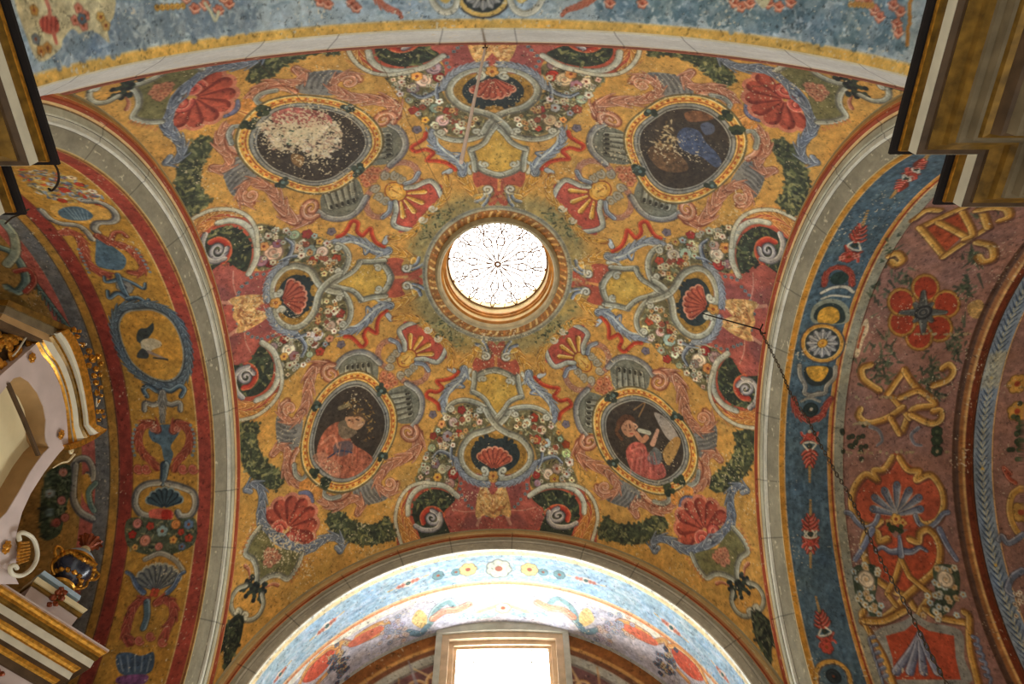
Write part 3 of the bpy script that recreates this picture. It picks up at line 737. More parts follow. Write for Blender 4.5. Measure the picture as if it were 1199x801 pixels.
# ------------------------------------------------------------------ arches: moulded ring on each side of the vault, then a painted barrel
class Painter:
    """paints one barrel; traced points are landed on it, u = distance from the vault's centre plane, v = arc length from the crown"""
    def __init__(s, axis, sgn, u0, u1, S, base, r=.64, v0=-1.25, v1=1.25):
        s.axis, s.sgn, s.r = axis, sgn, r
        s.c = Canvas(u0, v0, u1, v1, S, base); s.um = None
    def m(s, p):
        H = hit_barrel(s.axis, s.r, p)
        return np.c_[s.sgn * H[:, s.axis], s.r * np.arctan2(H[:, 1 - s.axis], H[:, 2])]
    def k(s, p):
        p = np.asarray(p, float).reshape(-1, 2).mean(0); q = s.m([p, p + (1, 0), p + (0, 1)])
        a, b = q[1] - q[0], q[2] - q[0]
        return math.sqrt(abs(a[0] * b[1] - a[1] * b[0]))
    def each(s, q, mir):
        yield q, 1
        if mir is not None:
            g = q.copy(); g[:, 0] = 2 * mir - g[:, 0]; yield g, -1
    def P(s, p, col, sm=True, mir=None, **kw):
        q = s.m(smooth(p, True, 4) if sm else p)
        for g, _ in s.each(q, mir): s.c.poly(g, col, **kw)
    def S(s, p, w, col, sm=True, mir=None, w2=None, out=None, side=1, **kw):
        k = s.k(p) * .5; q = s.m(smooth(p, False, 5) if sm else p)
        for g, sg in s.each(q, mir):
            if out is not None: s.c.stroke(g, (w + 2) * k, out, w2=None if w2 is None else (w2 + 2) * k, al=.6)
            s.c.stroke(g, w * k, col, w2=None if w2 is None else w2 * k, side=side * sg, **kw)
            if kw.get('comb') and kw.get('lo') is not None: s.c.acan(g, w * k, None if w2 is None else w2 * k, col, kw.get('hi', col), kw.get('lo', col), side * sg)
    def F(s, c, r, col, eye=(140, 70, 40), n=5, mir=None):
        k = s.k([c])
        for g, _ in s.each(s.m([c]), mir): flower(s.c, g[0], r * k, col, eye, n, rs8.rand() * 6)
    def Lv(s, p, n, a, b, cols):
        k = s.k(p); leaves(s.c, s.m(p), n, a * k, b * k, cols, rs8)
    def band(s, u0, u1, col, tex=.08, v0=-1.25, v1=1.25):
        s.c.poly(np.array([(u0, v0), (u1, v0), (u1, v1), (u0, v1)]), col, tex=tex)
def barrel_mesh(name, pt, us, rfun=None, vs=None, parent=None, open_v=None):
    r = pt.r
    if vs is None: vs = np.linspace(-r * math.pi / 2, r * math.pi / 2, 950)
    legs = np.linspace(0, 1.24, 60)[1:]
    V = np.r_[(-r * math.pi / 2 - legs)[::-1], vs, r * math.pi / 2 + legs]
    U, VV = np.meshgrid(us, V, indexing='ij')
    rr = np.full_like(U, r) if rfun is None else np.broadcast_to(rfun(us)[:, None], U.shape)
    ang = np.clip(VV / r, -math.pi / 2, math.pi / 2)
    drop = np.maximum(np.abs(VV) - r * math.pi / 2, 0)
    a = rr * np.sin(ang); z = rr * np.cos(ang) - drop
    P = np.zeros(U.shape + (3,)); P[..., pt.axis] = pt.sgn * U; P[..., 1 - pt.axis] = a; P[..., 2] = z
    return painted_grid(name, P, pt.c.sample(U, VV), parent=parent)
def arch_ring(name, axis, sgn, prof, cols, seed, weather=.15):
    """prof: (offset along the axis, radius); cols: (s, colour) stops along the profile"""
    n = 150; t = np.linspace(0, 1, n); pk = np.linspace(0, 1, len(prof))
    prof = np.array(prof)
    X = np.interp(t, pk, prof[:, 0]); r = np.interp(t, pk, prof[:, 1])
    d = np.r_[0, np.cumsum(np.hypot(np.diff(X), np.diff(r)))]; S_ = (r[0] - r) / (r[0] - r[-1])
    na = 700; leg = np.linspace(0, 1.24, 40)[1:]
    A = np.r_[np.full(39, -math.pi / 2), np.linspace(-math.pi / 2, math.pi / 2, na), np.full(39, math.pi / 2)]
    D = np.r_[leg[::-1], np.zeros(na), leg]
    P = np.zeros((n, len(A), 3)); P[..., axis] = sgn * X[:, None]
    P[..., 1 - axis] = r[:, None] * np.sin(A)[None]; P[..., 2] = r[:, None] * np.cos(A)[None] - D[None]
    rs = np.random.RandomState(seed); col = np.zeros((n, len(A), 3))
    for i, s_ in enumerate(S_):
        c = cols[0][1]
        for q, cc in cols:
            if s_ >= q: c = cc
        col[i] = np.array(c) / 255.
    nz = fnoise(n, len(A), 30, rs, 4); n2 = fnoise(n, len(A), 5, rs, 2)
    col *= (1 + weather * 2 * (nz - .5) + weather * (n2 - .5))[..., None]
    for j in range(0, len(A), 58):                       # joints between the voussoirs
        jj = j + rs.randint(-8, 8)
        if 0 <= jj < len(A): col[int(n * .34):, jj] *= .72
    fl = fnoise(n, len(A), 4, rs, 2); k = np.clip((fl - np.quantile(fl, .975)) * 20, 0, 1)[..., None] * .7
    col = col * (1 - k) + k * np.array((216, 204, 168)) / 255.
    return painted_grid(name, P, col)

ringcols = [(-9, (184, 168, 128)), (.10, (204, 162, 100)), (.175, (176, 96, 54)), (.22, (148, 66, 38)), (.30, (204, 168, 112)), (.345, (116, 92, 66)), (.37, (176, 172, 146)),
            (.52, (92, 86, 70)), (.535, (198, 194, 172)), (.62, (206, 202, 182)), (.655, (110, 102, 84)), (.67, (140, 132, 108)), (.97, (204, 178, 120))]
def prof(x0, r0, x1, r1):
    """moulding: fillet, red roll, two fasciae"""
    k = [(0, 0), (.0, .05), (-.05, .10), (-.12, .17), (-.10, .25), (.02, .30), (.12, .33), (.14, .50), (.24, .53), (.26, .63), (.42, .66), (.70, .84), (1, 1)]
    return [(x0 + (x1 - x0) * a, r0 + (r1 - r0) * b) for a, b in k]
tag(arch_ring('trim_1', 0, 1, prof(.685, .7305, .722, .64), ringcols, 1), 'moulded stone arch edging with red roll on the right of the vault', 'arch moulding', kind='structure')
tag(arch_ring('trim_2', 0, -1, prof(.685, .7305, .722, .64), ringcols, 2), 'moulded stone arch edging with red roll on the left of the vault', 'arch moulding', kind='structure')
botcols = [(-9, (172, 160, 124)), (.14, (190, 160, 106)), (.30, (176, 118, 72)), (.38, (146, 68, 40)), (.45, (202, 150, 96)), (.48, (150, 144, 122)), (.62, (176, 168, 146)), (.70, (104, 100, 88)), (.715, (168, 160, 138)), (.95, (215, 208, 186))]
tag(arch_ring('trim_3', 1, 1, prof(.703, .7135, .715, .64), botcols, 3), 'grey moulded arch edging above the bright window arch', 'arch moulding', kind='structure')
topcols = [(-9, (150, 108, 60)), (.05, (160, 84, 60)), (.11, (128, 74, 52)), (.15, (206, 190, 160)), (.20, (204, 202, 192)), (.93, (206, 196, 160))]
tag(arch_ring('trim_4', 1, -1, [(.660, .753), (.658, .750), (.656, .744), (.659, .739), (.664, .735), (.672, .715), (.682, .69), (.694, .66), (.705, .64)], topcols, 4, .08), 'white plaster arch edging with thin red line at the near side', 'arch moulding', kind='structure')

# ---------------- left barrel
LP = Painter(0, -1, .70, 1.42, 720, (150, 146, 120))
LP.band(.70, .7225, (186, 150, 84)); LP.band(.7225, .726, (120, 62, 34)); LP.band(.726, .7285, (196, 140, 66))
LP.band(.7285, .7615, (154, 68, 54), .12); LP.band(.7605, .7635, (216, 180, 110)); LP.band(.7635, .929, (180, 132, 56), .16)
LP.band(.926, .929, (120, 66, 40)); LP.band(.929, .9605, (138, 58, 46), .12); LP.band(.9605, .964, (96, 52, 34)); LP.band(.964, .984, (170, 124, 54), .12)
LP.band(.984, .987, (90, 70, 46)); LP.band(.987, 1.022, (112, 110, 104), .2); LP.band(1.022, 1.056, (184, 100, 84), .1); LP.band(1.056, 1.42, (170, 130, 66), .2)
lc = .8465
TL_, TLH, TLL = (84, 104, 112), (140, 158, 160), (42, 54, 66)
GR_, GRH, GRL = (146, 140, 124), (190, 184, 160), (82, 80, 78)
# flowers under the cornice
LP.Lv([(22, 198), (60, 200), (95, 214), (120, 230), (128, 246), (95, 240), (50, 232), (30, 218)], 260, 1.2, 3.2, [(120, 136, 150), (206, 196, 168), (84, 100, 116), (182, 66, 48), (190, 166, 100), (90, 100, 84)])
for x, y, c in ((75, 222, (186, 60, 44)), (93, 216, (186, 70, 50)), (73, 235, (190, 66, 44)), (60, 216, B_), (108, 224, W_), (96, 234, B_), (84, 208, C_)): LP.F((x, y), 4, c)
# vase frame and shell
LP.P([(60, 240), (80, 238), (100, 238), (128, 246), (132, 256), (112, 262), (78, 258), (62, 250)], (206, 156, 76), tex=.15)
LP.S([(100, 236), (116, 237), (131, 245), (136, 255), (130, 260), (114, 261), (110, 268), (114, 272)], 6, GR_, out=GRL, hi=GRH, lo=GRL)
LP.S([(48, 246), (58, 256), (72, 262), (90, 264), (100, 270), (108, 280)], 6, GR_, out=GRL, hi=GRH, lo=GRL)
LP.P([(68, 247), (80, 242), (96, 243), (109, 252), (102, 258), (84, 258), (72, 254)], TL_, tex=.2)
for i in range(6): LP.S([(74 + i * 5.5, 243 + i * .6), (88 + i * 3, 257)], 1, TLH, sm=False, al=.8)
# red acanthus vase, upper
LP.P([(114, 276), (128, 286), (142, 296), (148, 305), (142, 316), (120, 314), (112, 308), (112, 292)], TL_, tex=.2)
LP.S([(116, 277), (130, 284), (148, 290), (162, 302), (168, 314), (162, 320), (152, 319)], 9, RED, out=RED_LO, hi=RED_HI, lo=RED_LO, comb=.012, w2=6)
LP.S([(130, 281), (134, 273), (142, 272), (148, 277)], 4, RED, hi=RED_HI, lo=RED_LO, out=RED_LO)
LP.S([(72, 273), (84, 272), (94, 280), (98, 292), (100, 304), (112, 316), (126, 322)], 8, RED, out=RED_LO, hi=RED_HI, lo=RED_LO, comb=.012)
for i in range(7): LP.F((92 + i * 2, 292 + i * 4.5), 1.6, TLH, n=0); LP.F((160 + i * 2.6, 292 + i * 4.4), 1.6, TLH, n=0)
for sx in (-1, 1):
    LP.S([(141, 326), (146 + sx * 10, 330 + sx * 2), (146 + sx * 22, 334 + sx * 4), (146 + sx * 24, 328 + sx * 4)], 5, TL_, out=TLL, hi=TLH, lo=TLL, w2=2)
LP.F((146, 336), 9, GR_, GRL, 7)
LP.S([(138, 322), (142, 334), (150, 350)], 5, TL_, out=TLL, hi=TLH)
for sx in (-1, 1): LP.S([(150, 350), (150 + sx * 12, 346 + sx * 3), (150 + sx * 22, 352 + sx * 3), (150 + sx * 24, 346 + sx * 5)], 5, TL_, out=TLL, hi=TLH, lo=TLL, w2=3)
# oval with a bird
OV = [(162, 357), (178, 357), (195, 364), (207, 376), (215, 392), (220, 412), (219, 432), (212, 446), (200, 452), (184, 450), (168, 442), (152, 428), (142, 410), (136, 392), (134, 376), (140, 363), (150, 358)]
ocx, ocy = 177, 404
for i in range(34):
    a = i / 34 * 2 * math.pi; p0 = np.array(OV)[int(i / 2) % 17] if i % 2 == 0 else (np.array(OV)[int(i / 2) % 17] + np.array(OV)[(int(i / 2) + 1) % 17]) / 2
    LP.S([p0 - (p0 - np.array((ocx, ocy))) * .05, p0 + (p0 - np.array((ocx, ocy))) * .03 + rs8.randn(2) * 2], 7, TL_, out=TLL, hi=TLH, lo=TLL, w2=3)
LP.S(OV + [OV[0]], 8, (110, 120, 122), out=TLL, hi=TLH, lo=TLL, comb=.02)
def shr(P_, f): return [(ocx + (x - ocx) * f, ocy + (y - ocy) * f) for x, y in P_]
LP.P(shr(OV, .93), (66, 72, 74)); LP.P(shr(OV, .89), (140, 140, 124)); LP.P(shr(OV, .85), (192, 140, 58), tex=.18)
LP.P([(160, 392), (164, 385), (172, 384), (179, 378), (180, 386), (175, 394), (168, 402), (161, 400)], (60, 66, 62)); LP.P([(165, 400), (176, 396), (188, 400), (188, 406), (178, 410), (172, 418), (167, 412)], (196, 180, 144))
LP.P([(160, 418), (166, 408), (174, 414), (172, 420)], (64, 66, 62)); LP.S([(174, 412), (188, 418), (196, 421)], 4, (150, 128, 110), w2=2); LP.S([(180, 419), (196, 421)], 2, (56, 58, 56))
for sx in (-1, 1):
    LP.S([(192, 456), (192 + sx * 8, 458), (192 + sx * 18, 452), (192 + sx * 24, 456), (192 + sx * 20, 464)], 4.5, TL_, out=TLL, hi=TLH, lo=TLL)
    LP.S([(190, 470), (190 + sx * 10, 474), (190 + sx * 20, 472), (190 + sx * 21, 480)], 5.5, GR_, out=GRL, hi=GRH, lo=GRL)
LP.S([(190, 460), (190, 478), (190, 494)], 8, GR_, out=GRL, hi=GRH, lo=GRL, w2=4, comb=.01)
# red acanthus vase, middle
LP.P([(174, 505), (182, 498), (204, 498), (210, 506), (200, 522), (203, 532), (198, 545), (192, 538), (188, 522), (178, 516)], TL_, tex=.2)
LP.S([(184, 503), (180, 497), (170, 497), (163, 506), (162, 519), (168, 531), (177, 540), (184, 548)], 9.5, RED, out=RED_LO, hi=RED_HI, lo=RED_LO, comb=.016, w2=7)
LP.S([(203, 504), (207, 496), (216, 499), (222, 507), (222, 520), (215, 532), (208, 540), (204, 550)], 9.5, RED, out=RED_LO, hi=RED_HI, lo=RED_LO, comb=.016, w2=7, side=-1)
LP.S(spiral((207, 502), 4, 0, 1.2), 2, RED_HI); LP.S(spiral((180, 502), 4, 180, -1.2), 2, RED_HI)
for i in range(8): LP.F((155 + .3 * (i - 4) ** 2, 498 + i * 5), 1.8, TLH, n=0); LP.F((228 - .3 * (i - 4) ** 2, 498 + i * 5), 1.8, TLH, n=0)
for cx_ in (162, 171, 214, 226): LP.S(spiral((cx_, 549), 5.5, 30, 1.3), 3, (176, 88, 72), out=RED_LO, hi=RED_HI)
LP.S([(193, 545), (192, 556), (190, 566)], 10, TL_, out=TLL, hi=TLH, lo=TLL, w2=6)
LP.S([(186, 565), (172, 567), (161, 575), (158, 590), (164, 601), (174, 605)], 7, GR_, out=GRL, hi=GRH, lo=GRL)
LP.S([(196, 566), (212, 570), (226, 577), (229, 591), (223, 603), (212, 605), (208, 600)], 7, GR_, out=GRL, hi=GRH, lo=GRL, side=-1)
q = LP.m([(192, 595)])[0]; q2 = LP.m([(193, 572)])[0] - q
shell(LP.c, q, math.atan2(q2[1], q2[0]), np.hypot(*q2), 1.25, 7, (62, 80, 84), (132, 144, 136), (34, 44, 50))
LP.P([(176, 597), (200, 597), (201, 608), (178, 609)], (196, 96, 76), tex=.15); LP.P([(190, 598), (200, 598), (200, 608), (190, 608)], (172, 50, 36))
LP.P([(150, 608), (170, 606), (200, 609), (226, 606), (231, 620), (226, 638), (205, 648), (175, 650), (152, 642), (146, 624)], (78, 84, 64), tex=.25)
LP.Lv([(150, 608), (170, 606), (200, 609), (226, 606), (231, 620), (226, 638), (205, 648), (175, 650), (152, 642), (146, 624)], 130, 1.3, 3, [(60, 66, 46), (110, 112, 84), (150, 140, 100), (46, 50, 40)])
for x, y, r_, c, n in ((161, 613, 6, (200, 130, 116), 0), (170, 633, 7, (202, 136, 110), 0), (155, 626, 5, (176, 56, 44), 5), (176, 616, 5, (180, 70, 50), 5), (190, 622, 7, (150, 170, 160), 5), (206, 614, 6, (206, 130, 66), 0), (212, 623, 4, (186, 66, 46), 5),
                       (221, 614, 6, (96, 116, 136), 6), (221, 630, 5, (186, 70, 46), 5), (203, 632, 5, (206, 150, 76), 5), (186, 640, 5, (190, 120, 100), 0), (213, 640, 4.5, (96, 110, 130), 5), (158, 641, 4, (206, 160, 90), 5)): LP.F((x, y), r_, c, n=n)
q = LP.m([(182, 692)])[0]; q2 = LP.m([(186, 660)])[0] - q
LP.S([(170, 655), (188, 648), (205, 656), (214, 668)], 5, GR_, out=GRL, hi=GRH)
shell(LP.c, q, math.atan2(q2[1], q2[0]), np.hypot(*q2), 1.2, 9, (120, 124, 118), (176, 172, 150), (70, 74, 80))
for sx in (-1, 1): LP.S([(182 + sx * 14, 694), (182 + sx * 22, 686), (182 + sx * 28, 674), (182 + sx * 34, 670)], 6, (84, 100, 124), out=TLL, hi=(140, 154, 170), w2=3)
LP.F((181, 694), 6, (186, 78, 54), n=4)
LP.S([(172, 703), (163, 704), (155, 714), (149, 730), (147, 745), (154, 752)], 9, (178, 86, 70), out=RED_LO, hi=RED_HI, lo=RED_LO, comb=.016)
LP.S([(183, 706), (192, 702), (202, 708), (203, 722), (196, 735), (192, 748)], 9, (178, 86, 70), out=RED_LO, hi=RED_HI, lo=RED_LO, comb=.016, side=-1)
LP.S([(172, 705), (172, 722), (168, 735)], 7, TL_, out=TLL, hi=TLH)
for cx_, cy_ in ((163, 750), (190, 752), (176, 745)): LP.S(spiral((cx_, cy_), 5, 30, 1.3), 3, (178, 92, 76), out=RED_LO, hi=RED_HI)
LP.P([(136, 768), (150, 764), (166, 768), (180, 764), (178, 785), (160, 792), (140, 788)], (66, 84, 104), tex=.25)
for i in range(5): LP.S([(140 + i * 9, 768), (144 + i * 7, 786)], 2, (130, 144, 156), sm=False, al=.7)
LP.P([(140, 792), (172, 790), (168, 801), (138, 801)], (110, 70, 110), tex=.3)
# acanthus leaves on the chapel vault behind the altarpiece
for i in range(14):
    x, y = 18 + i * 4.6, 300 + i * 6.2
    LP.S([(x, y), (x + 8, y + 10), (x + 9, y + 20)], 3.2, (92, 116, 106), out=(44, 60, 54), hi=(150, 170, 146), w2=1)
LP.S([(0, 290), (14, 296), (26, 312), (30, 330), (20, 342), (8, 336)], 8, (116, 138, 126), out=(50, 66, 60), hi=(160, 176, 150), lo=(66, 84, 80))
LP.S([(4, 260), (16, 276), (18, 296), (8, 310)], 8, (140, 148, 126), out=(70, 80, 66), hi=(184, 184, 150))
LP.S([(18, 318), (34, 316), (40, 330), (30, 342)], 5, (168, 74, 60), out=RED_LO, hi=RED_HI)
LP.P([(0, 345), (20, 345), (50, 380), (0, 380)], (120, 96, 44), al=.7, tex=.3)
LP.S([(86, 545), (92, 538), (102, 538), (108, 548), (108, 560), (103, 556)], 7, GR_, out=GRL, hi=GRH, lo=GRL)
LP.S([(88, 545), (86, 565), (86, 585), (94, 600), (108, 608)], 8, GR_, out=GRL, hi=GRH, lo=GRL)
LP.P([(94, 560), (104, 556), (108, 575), (106, 592), (98, 585)], (196, 146, 66), tex=.2); LP.S([(112, 566), (104, 576), (106, 590), (110, 598)], 6, (100, 124, 112), out=(50, 66, 60), hi=(150, 166, 146))
GP = [(52, 560), (62, 548), (82, 545), (82, 575), (76, 600), (70, 625), (50, 632), (46, 600)]
LP.P(GP, (70, 82, 60), tex=.25); LP.Lv(GP, 200, 1.3, 3.4, [(50, 62, 46), (96, 108, 76), (40, 48, 38), (130, 136, 100)])
for x, y, c in ((58, 578, (176, 188, 178)), (72, 586, (196, 130, 116)), (74, 553, (196, 136, 110)), (66, 612, (176, 96, 80)), (58, 600, (120, 140, 130)), (76, 606, (180, 110, 90))): LP.F((x, y), 5.5, c, n=0)
LP.c.weather(21, amp=.17, flakes=.014, dirt=.12)
us = np.r_[np.linspace(.72, 1.12, 270), np.linspace(1.13, 1.38, 40)]
tag(barrel_mesh('wall_left', LP, us), 'ochre barrel arch with red stripes and painted candelabra on the left', 'painted arch', kind='structure')

# ---------------- right barrel
RP = Painter(0, 1, .70, 1.60, 700, (148, 110, 92))
RP.band(.70, .719, (150, 142, 116)); RP.band(.717, .7205, (214, 186, 128)); RP.band(.7205, .733, (204, 142, 54), .1); RP.band(.733, .736, (222, 184, 118)); RP.band(.736, .844, (80, 100, 108), .25)
RP.band(.844, .848, (214, 160, 92)); RP.band(.848, .853, (200, 140, 56)); RP.band(.853, .858, (150, 66, 36)); RP.band(.858, .862, (214, 180, 122)); RP.band(.862, .885, (152, 148, 124)); RP.band(.885, 1.18, (150, 110, 94), .14)
for i in range(900):
    a = np.array([.738 + .104 * rs8.rand(), rs8.rand() * 2.0 - 1.0]); RP.c.stroke(np.array([a, a + (.0, .012 * rs8.randn())]), .003, [(110, 134, 142), (58, 78, 86), (92, 112, 118)][i % 3], al=.45, soft=1.5)
RW, RR, RRH = (214, 206, 178), (186, 78, 62), (222, 138, 116)
def pendant(x, y, dx, dy, L, flip=1):
    """little red and cream drop ornament pointing along (dx,dy)"""
    n = math.hypot(dx, dy); d = np.array((dx / n, dy / n)); e = np.array((-d[1], d[0])); o = np.array((x, y))
    for t in np.linspace(.62, 1, 6): RP.F(o + d * L * t, 2.3 * (1.25 - t * .6), (206, 166, 100), n=0)
    for s_ in (-1, 1):
        for tt, wd in ((.16, .20), (.27, .17), (.38, .13), (.48, .09), (-.16, .22), (-.26, .15)):
            RP.S([o + d * L * tt, o + d * L * (tt + .05) + e * s_ * L * wd * .6, o + d * L * (tt + .13) + e * s_ * L * wd], 4.2, RR, out=RED_LO, hi=RRH, lo=RED_LO, w2=2)
        RP.S([o - d * L * .05 + e * s_ * L * .02, o + e * s_ * L * .17, o + d * L * .16 + e * s_ * L * .05], 2, RW)
        RP.S([o - d * L * .2, o - d * L * .22 + e * s_ * L * .17, o - d * L * .3 + e * s_ * L * .22], 3, RR, hi=RRH)
    RP.F(o + d * L * .06, L * .075, (52, 68, 58), n=0); RP.F(o - d * L * .2, L * .11, RR, n=5); RP.F(o - d * L * .33, L * .05, RW, n=0)
pendant(1062, 208, -.62, .78, 30); pendant(1072, 200, .62, -.78, 26)
pendant(1000, 290, .35, -.94, 46)
RP.F((994, 301), 8, RR, n=6); RP.F((986, 302), 4, RRH, n=4); RP.F((1003, 300), 4, RRH, n=4)
RP.S([(965, 334), (967, 322), (976, 314), (988, 314), (996, 321), (998, 334)], 5, RR, out=RED_LO, hi=RRH, lo=RED_LO, comb=.01)
RP.P([(972, 326), (979, 319), (989, 319), (994, 325), (988, 332), (976, 333)], (50, 70, 62), tex=.2)
RP.S([(962, 343), (975, 337), (990, 336), (999, 342)], 3.5, RW, out=GRL); RP.S([(962, 350), (975, 346), (995, 348)], 2.5, RW)
RP.P([(949, 373), (953, 358), (968, 350), (984, 352), (994, 362), (994, 376), (980, 380), (958, 380)], (146, 150, 128), tex=.1)
RP.P([(953, 373), (957, 361), (969, 355), (982, 357), (989, 366), (988, 377), (970, 379)], (50, 62, 58))
RP.P([(957, 375), (960, 364), (971, 359), (981, 363), (983, 373), (976, 379), (962, 379)], (206, 156, 62), tex=.3)
def rosette(x, y, rx, ry, P_=RP, ring=(206, 150, 66)):
    for f, c in ((1.08, GRL), (1.0, ring), (.86, (226, 190, 116)), (.82, (60, 66, 64))): P_.P([(x + rx * f * math.cos(t), y + ry * f * math.sin(t)) for t in np.linspace(0, 6.283, 20)[:-1]], c, sm=False)
    for i in range(12):
        a = i * math.pi / 6; P_.F((x + rx * .5 * math.cos(a), y + ry * .5 * math.sin(a)), min(rx, ry) * .19, (160, 158, 150), eye=(130, 130, 130), n=0)
        P_.S([(x + rx * .2 * math.cos(a), y + ry * .2 * math.sin(a)), (x + rx * .66 * math.cos(a), y + ry * .66 * math.sin(a))], 2.5, (180, 176, 164), sm=False, w2=4, lo=(110, 110, 112))
    P_.F((x, y), min(rx, ry) * .26, (206, 150, 60), n=0)
rosette(963, 402, 25, 22.5)
RP.P([(943, 430), (945, 448), (958, 452), (972, 446), (974, 430)], (50, 58, 56)); RP.P([(945, 430), (948, 442), (958, 447), (966, 442), (969, 430)], (206, 154, 60), tex=.25)
RP.S([(936, 428), (937, 440), (943, 452), (942, 460), (950, 463), (960, 460)], 4.5, GR_, out=GRL, hi=GRH); RP.S([(978, 430), (977, 442), (968, 452), (966, 460), (956, 462), (948, 464)], 4.5, GR_, out=GRL, hi=GRH)
RP.S([(929, 467), (932, 480), (938, 488), (948, 492)], 6, RR, out=RED_LO, hi=RRH, lo=RED_LO, comb=.01); RP.S([(973, 467), (967, 476), (962, 487), (950, 492)], 6, RR, out=RED_LO, hi=RRH, lo=RED_LO, comb=.01)
RP.F((949, 480), 9, (44, 58, 54), n=0); RP.F((950, 479), 2, RW, n=0); RP.S([(938, 470), (948, 466), (960, 470)], 3, GR_, hi=GRH)
pendant(948, 520, 0, 1, 44); pendant(949, 622, 0, 1, 42); pendant(949, 628, 0, -1, 42); pendant(966, 742, -.25, -1, 44)
RP.F((968, 758), 8, RR, n=6)
RP.S([(956, 800), (957, 784), (966, 776), (980, 776), (992, 786), (996, 800)], 5, (206, 154, 70), out=(120, 70, 34), hi=(236, 200, 130), comb=.008); RP.F((976, 792), 9, (46, 54, 56), n=0)
# mauve chapel vault with ochre strapwork
YS, YSH, YSL = (196, 148, 72), (222, 182, 108), (130, 88, 46)
def strap(p, w=7.5, sm=True): RP.S([(x + 1.5, y + 2) for x, y in p], w + 1, (84, 56, 50), sm=sm, al=.6); RP.S(p, w, YS, sm=sm, out=YSL, hi=YSH, lo=YSL)
OR_ = (168, 80, 50); GN = (70, 82, 62)
for cx_, cy_, n in ((1045, 300, 10), (1060, 330, 12), (1140, 300, 12), (1130, 340, 16), (1035, 345, 10), (1120, 400, 22), (1042, 410, 10), (1035, 440, 18), (1090, 440, 26), (1150, 250, 12), (1095, 460, 12), (1010, 430, 8)):
    for i in range(n * 2): 
        o = np.array((cx_, cy_)) + rs8.randn(2) * (7, 9); RP.S([o, o + rs8.randn(2) * 6], 3.4, [GN, (56, 66, 52), (96, 104, 78)][i % 3], sm=False, al=.75, w2=1)
RP.P([(1078, 266), (1117, 247), (1140, 268), (1105, 300)], OR_, sm=False, tex=.2)
strap([(1078, 268), (1130, 244)], sm=False); strap([(1100, 262), (1138, 282)], 7, False); strap([(1078, 268), (1105, 300)], 7, False); strap([(1105, 302), (1158, 268)], 7, False); strap([(1150, 246), (1158, 268)], 7, False)
strap([(1128, 250), (1140, 275), (1130, 282)], 6); strap([(1145, 248), (1165, 245), (1180, 247), (1182, 256), (1172, 260)]); strap([(1145, 285), (1162, 290), (1164, 304), (1152, 308), (1146, 302)]); strap([(1042, 300), (1052, 298), (1058, 306), (1050, 312), (1044, 308)]); strap([(1070, 258), (1085, 248), (1100, 248)])
qc = (1082, 367)
for a, rr_ in ((-85, 30), (-20, 30), (45, 27), (100, 30), (155, 29), (205, 30)):
    c = (qc[0] + rr_ * .95 * math.cos(math.radians(a)), qc[1] + rr_ * .95 * math.sin(math.radians(a)))
    for f, cl in ((17.5, YSL), (16, (178, 132, 66)), (13.5, (160, 66, 44))): RP.P([(c[0] + f * math.cos(t), c[1] + f * math.sin(t)) for t in np.linspace(0, 6.283, 16)[:-1]], cl, sm=False, tex=.1)
for a in range(0, 360, 45): RP.S([qc, (qc[0] + (26 if a % 90 == 0 else 14) * math.cos(math.radians(a)), qc[1] + (24 if a % 90 == 0 else 14) * math.sin(math.radians(a)))], 11, (84, 86, 80), sm=False, w2=4, out=(50, 50, 48), hi=(120, 122, 112))
for i, cl in enumerate(((60, 62, 62), (120, 120, 112), (70, 72, 70), (130, 130, 120))): RP.F(qc, 9 - i * 2.2, cl, n=0)
strap([(1040, 462), (1060, 434)], sm=False); strap([(1060, 434), (1072, 452), (1096, 474), (1070, 480), (1058, 505)], 7.5); strap([(1046, 466), (1066, 490)], 6.5, False)
strap([(1030, 458), (1012, 445), (1010, 432), (1020, 428)]); strap([(1094, 452), (1110, 446), (1117, 436), (1112, 428), (1105, 432)]); strap([(1055, 466), (1075, 458), (1084, 462)], 7); strap([(1058, 478), (1040, 490), (1018, 496), (1006, 488), (1008, 480)]); strap([(1068, 486), (1090, 496), (1102, 492), (1102, 482), (1094, 482)]); strap([(1044, 490), (1054, 508)], 7, False)
RP.S([(1020, 500), (1030, 505), (1034, 516), (1028, 522)], 5, (116, 112, 112), hi=(150, 148, 144), w2=3); RP.S([(1076, 502), (1068, 510), (1072, 520), (1080, 522)], 5, (116, 112, 112), hi=(150, 148, 144), w2=3)
for cy_ in (506, 516, 528): RP.F((1098, cy_), 7, (54, 66, 46), (90, 100, 70), 6)
for i in range(18): RP.F((1002 + rs8.randn() * 6, 518 + rs8.randn() * 9), 3, (58, 68, 50), n=0)
# shell panel
RP.P([(1034, 545), (1050, 530), (1066, 545), (1086, 556), (1100, 566), (1106, 590), (1098, 612), (1078, 622), (1052, 618), (1026, 622), (1008, 612), (998, 590), (1002, 566), (1018, 556)], (178, 86, 58), tex=.14)
strap([(1046, 536), (1036, 550), (1024, 552), (1028, 562), (1014, 556), (1001, 572), (998, 592), (1006, 610), (1022, 616), (1032, 610)]); strap([(1054, 536), (1064, 550), (1078, 552), (1074, 562), (1090, 556), (1103, 572), (1106, 592), (1098, 610), (1082, 614), (1074, 606)])
for a, L in ((-90, 33), (-63, 30), (-117, 30), (-38, 31), (-142, 31), (-14, 27), (-166, 27)):
    b_ = np.array((1051, 603)); e = b_ + np.array((math.cos(math.radians(a)), math.sin(math.radians(a)))) * L
    RP.S([b_, e], 3, (122, 128, 136), sm=False, w2=9, out=(196, 180, 150), hi=(156, 160, 164), lo=(84, 88, 104))
    RP.F(e + (e - b_) * .08, 4.2, (110, 116, 128), n=0)
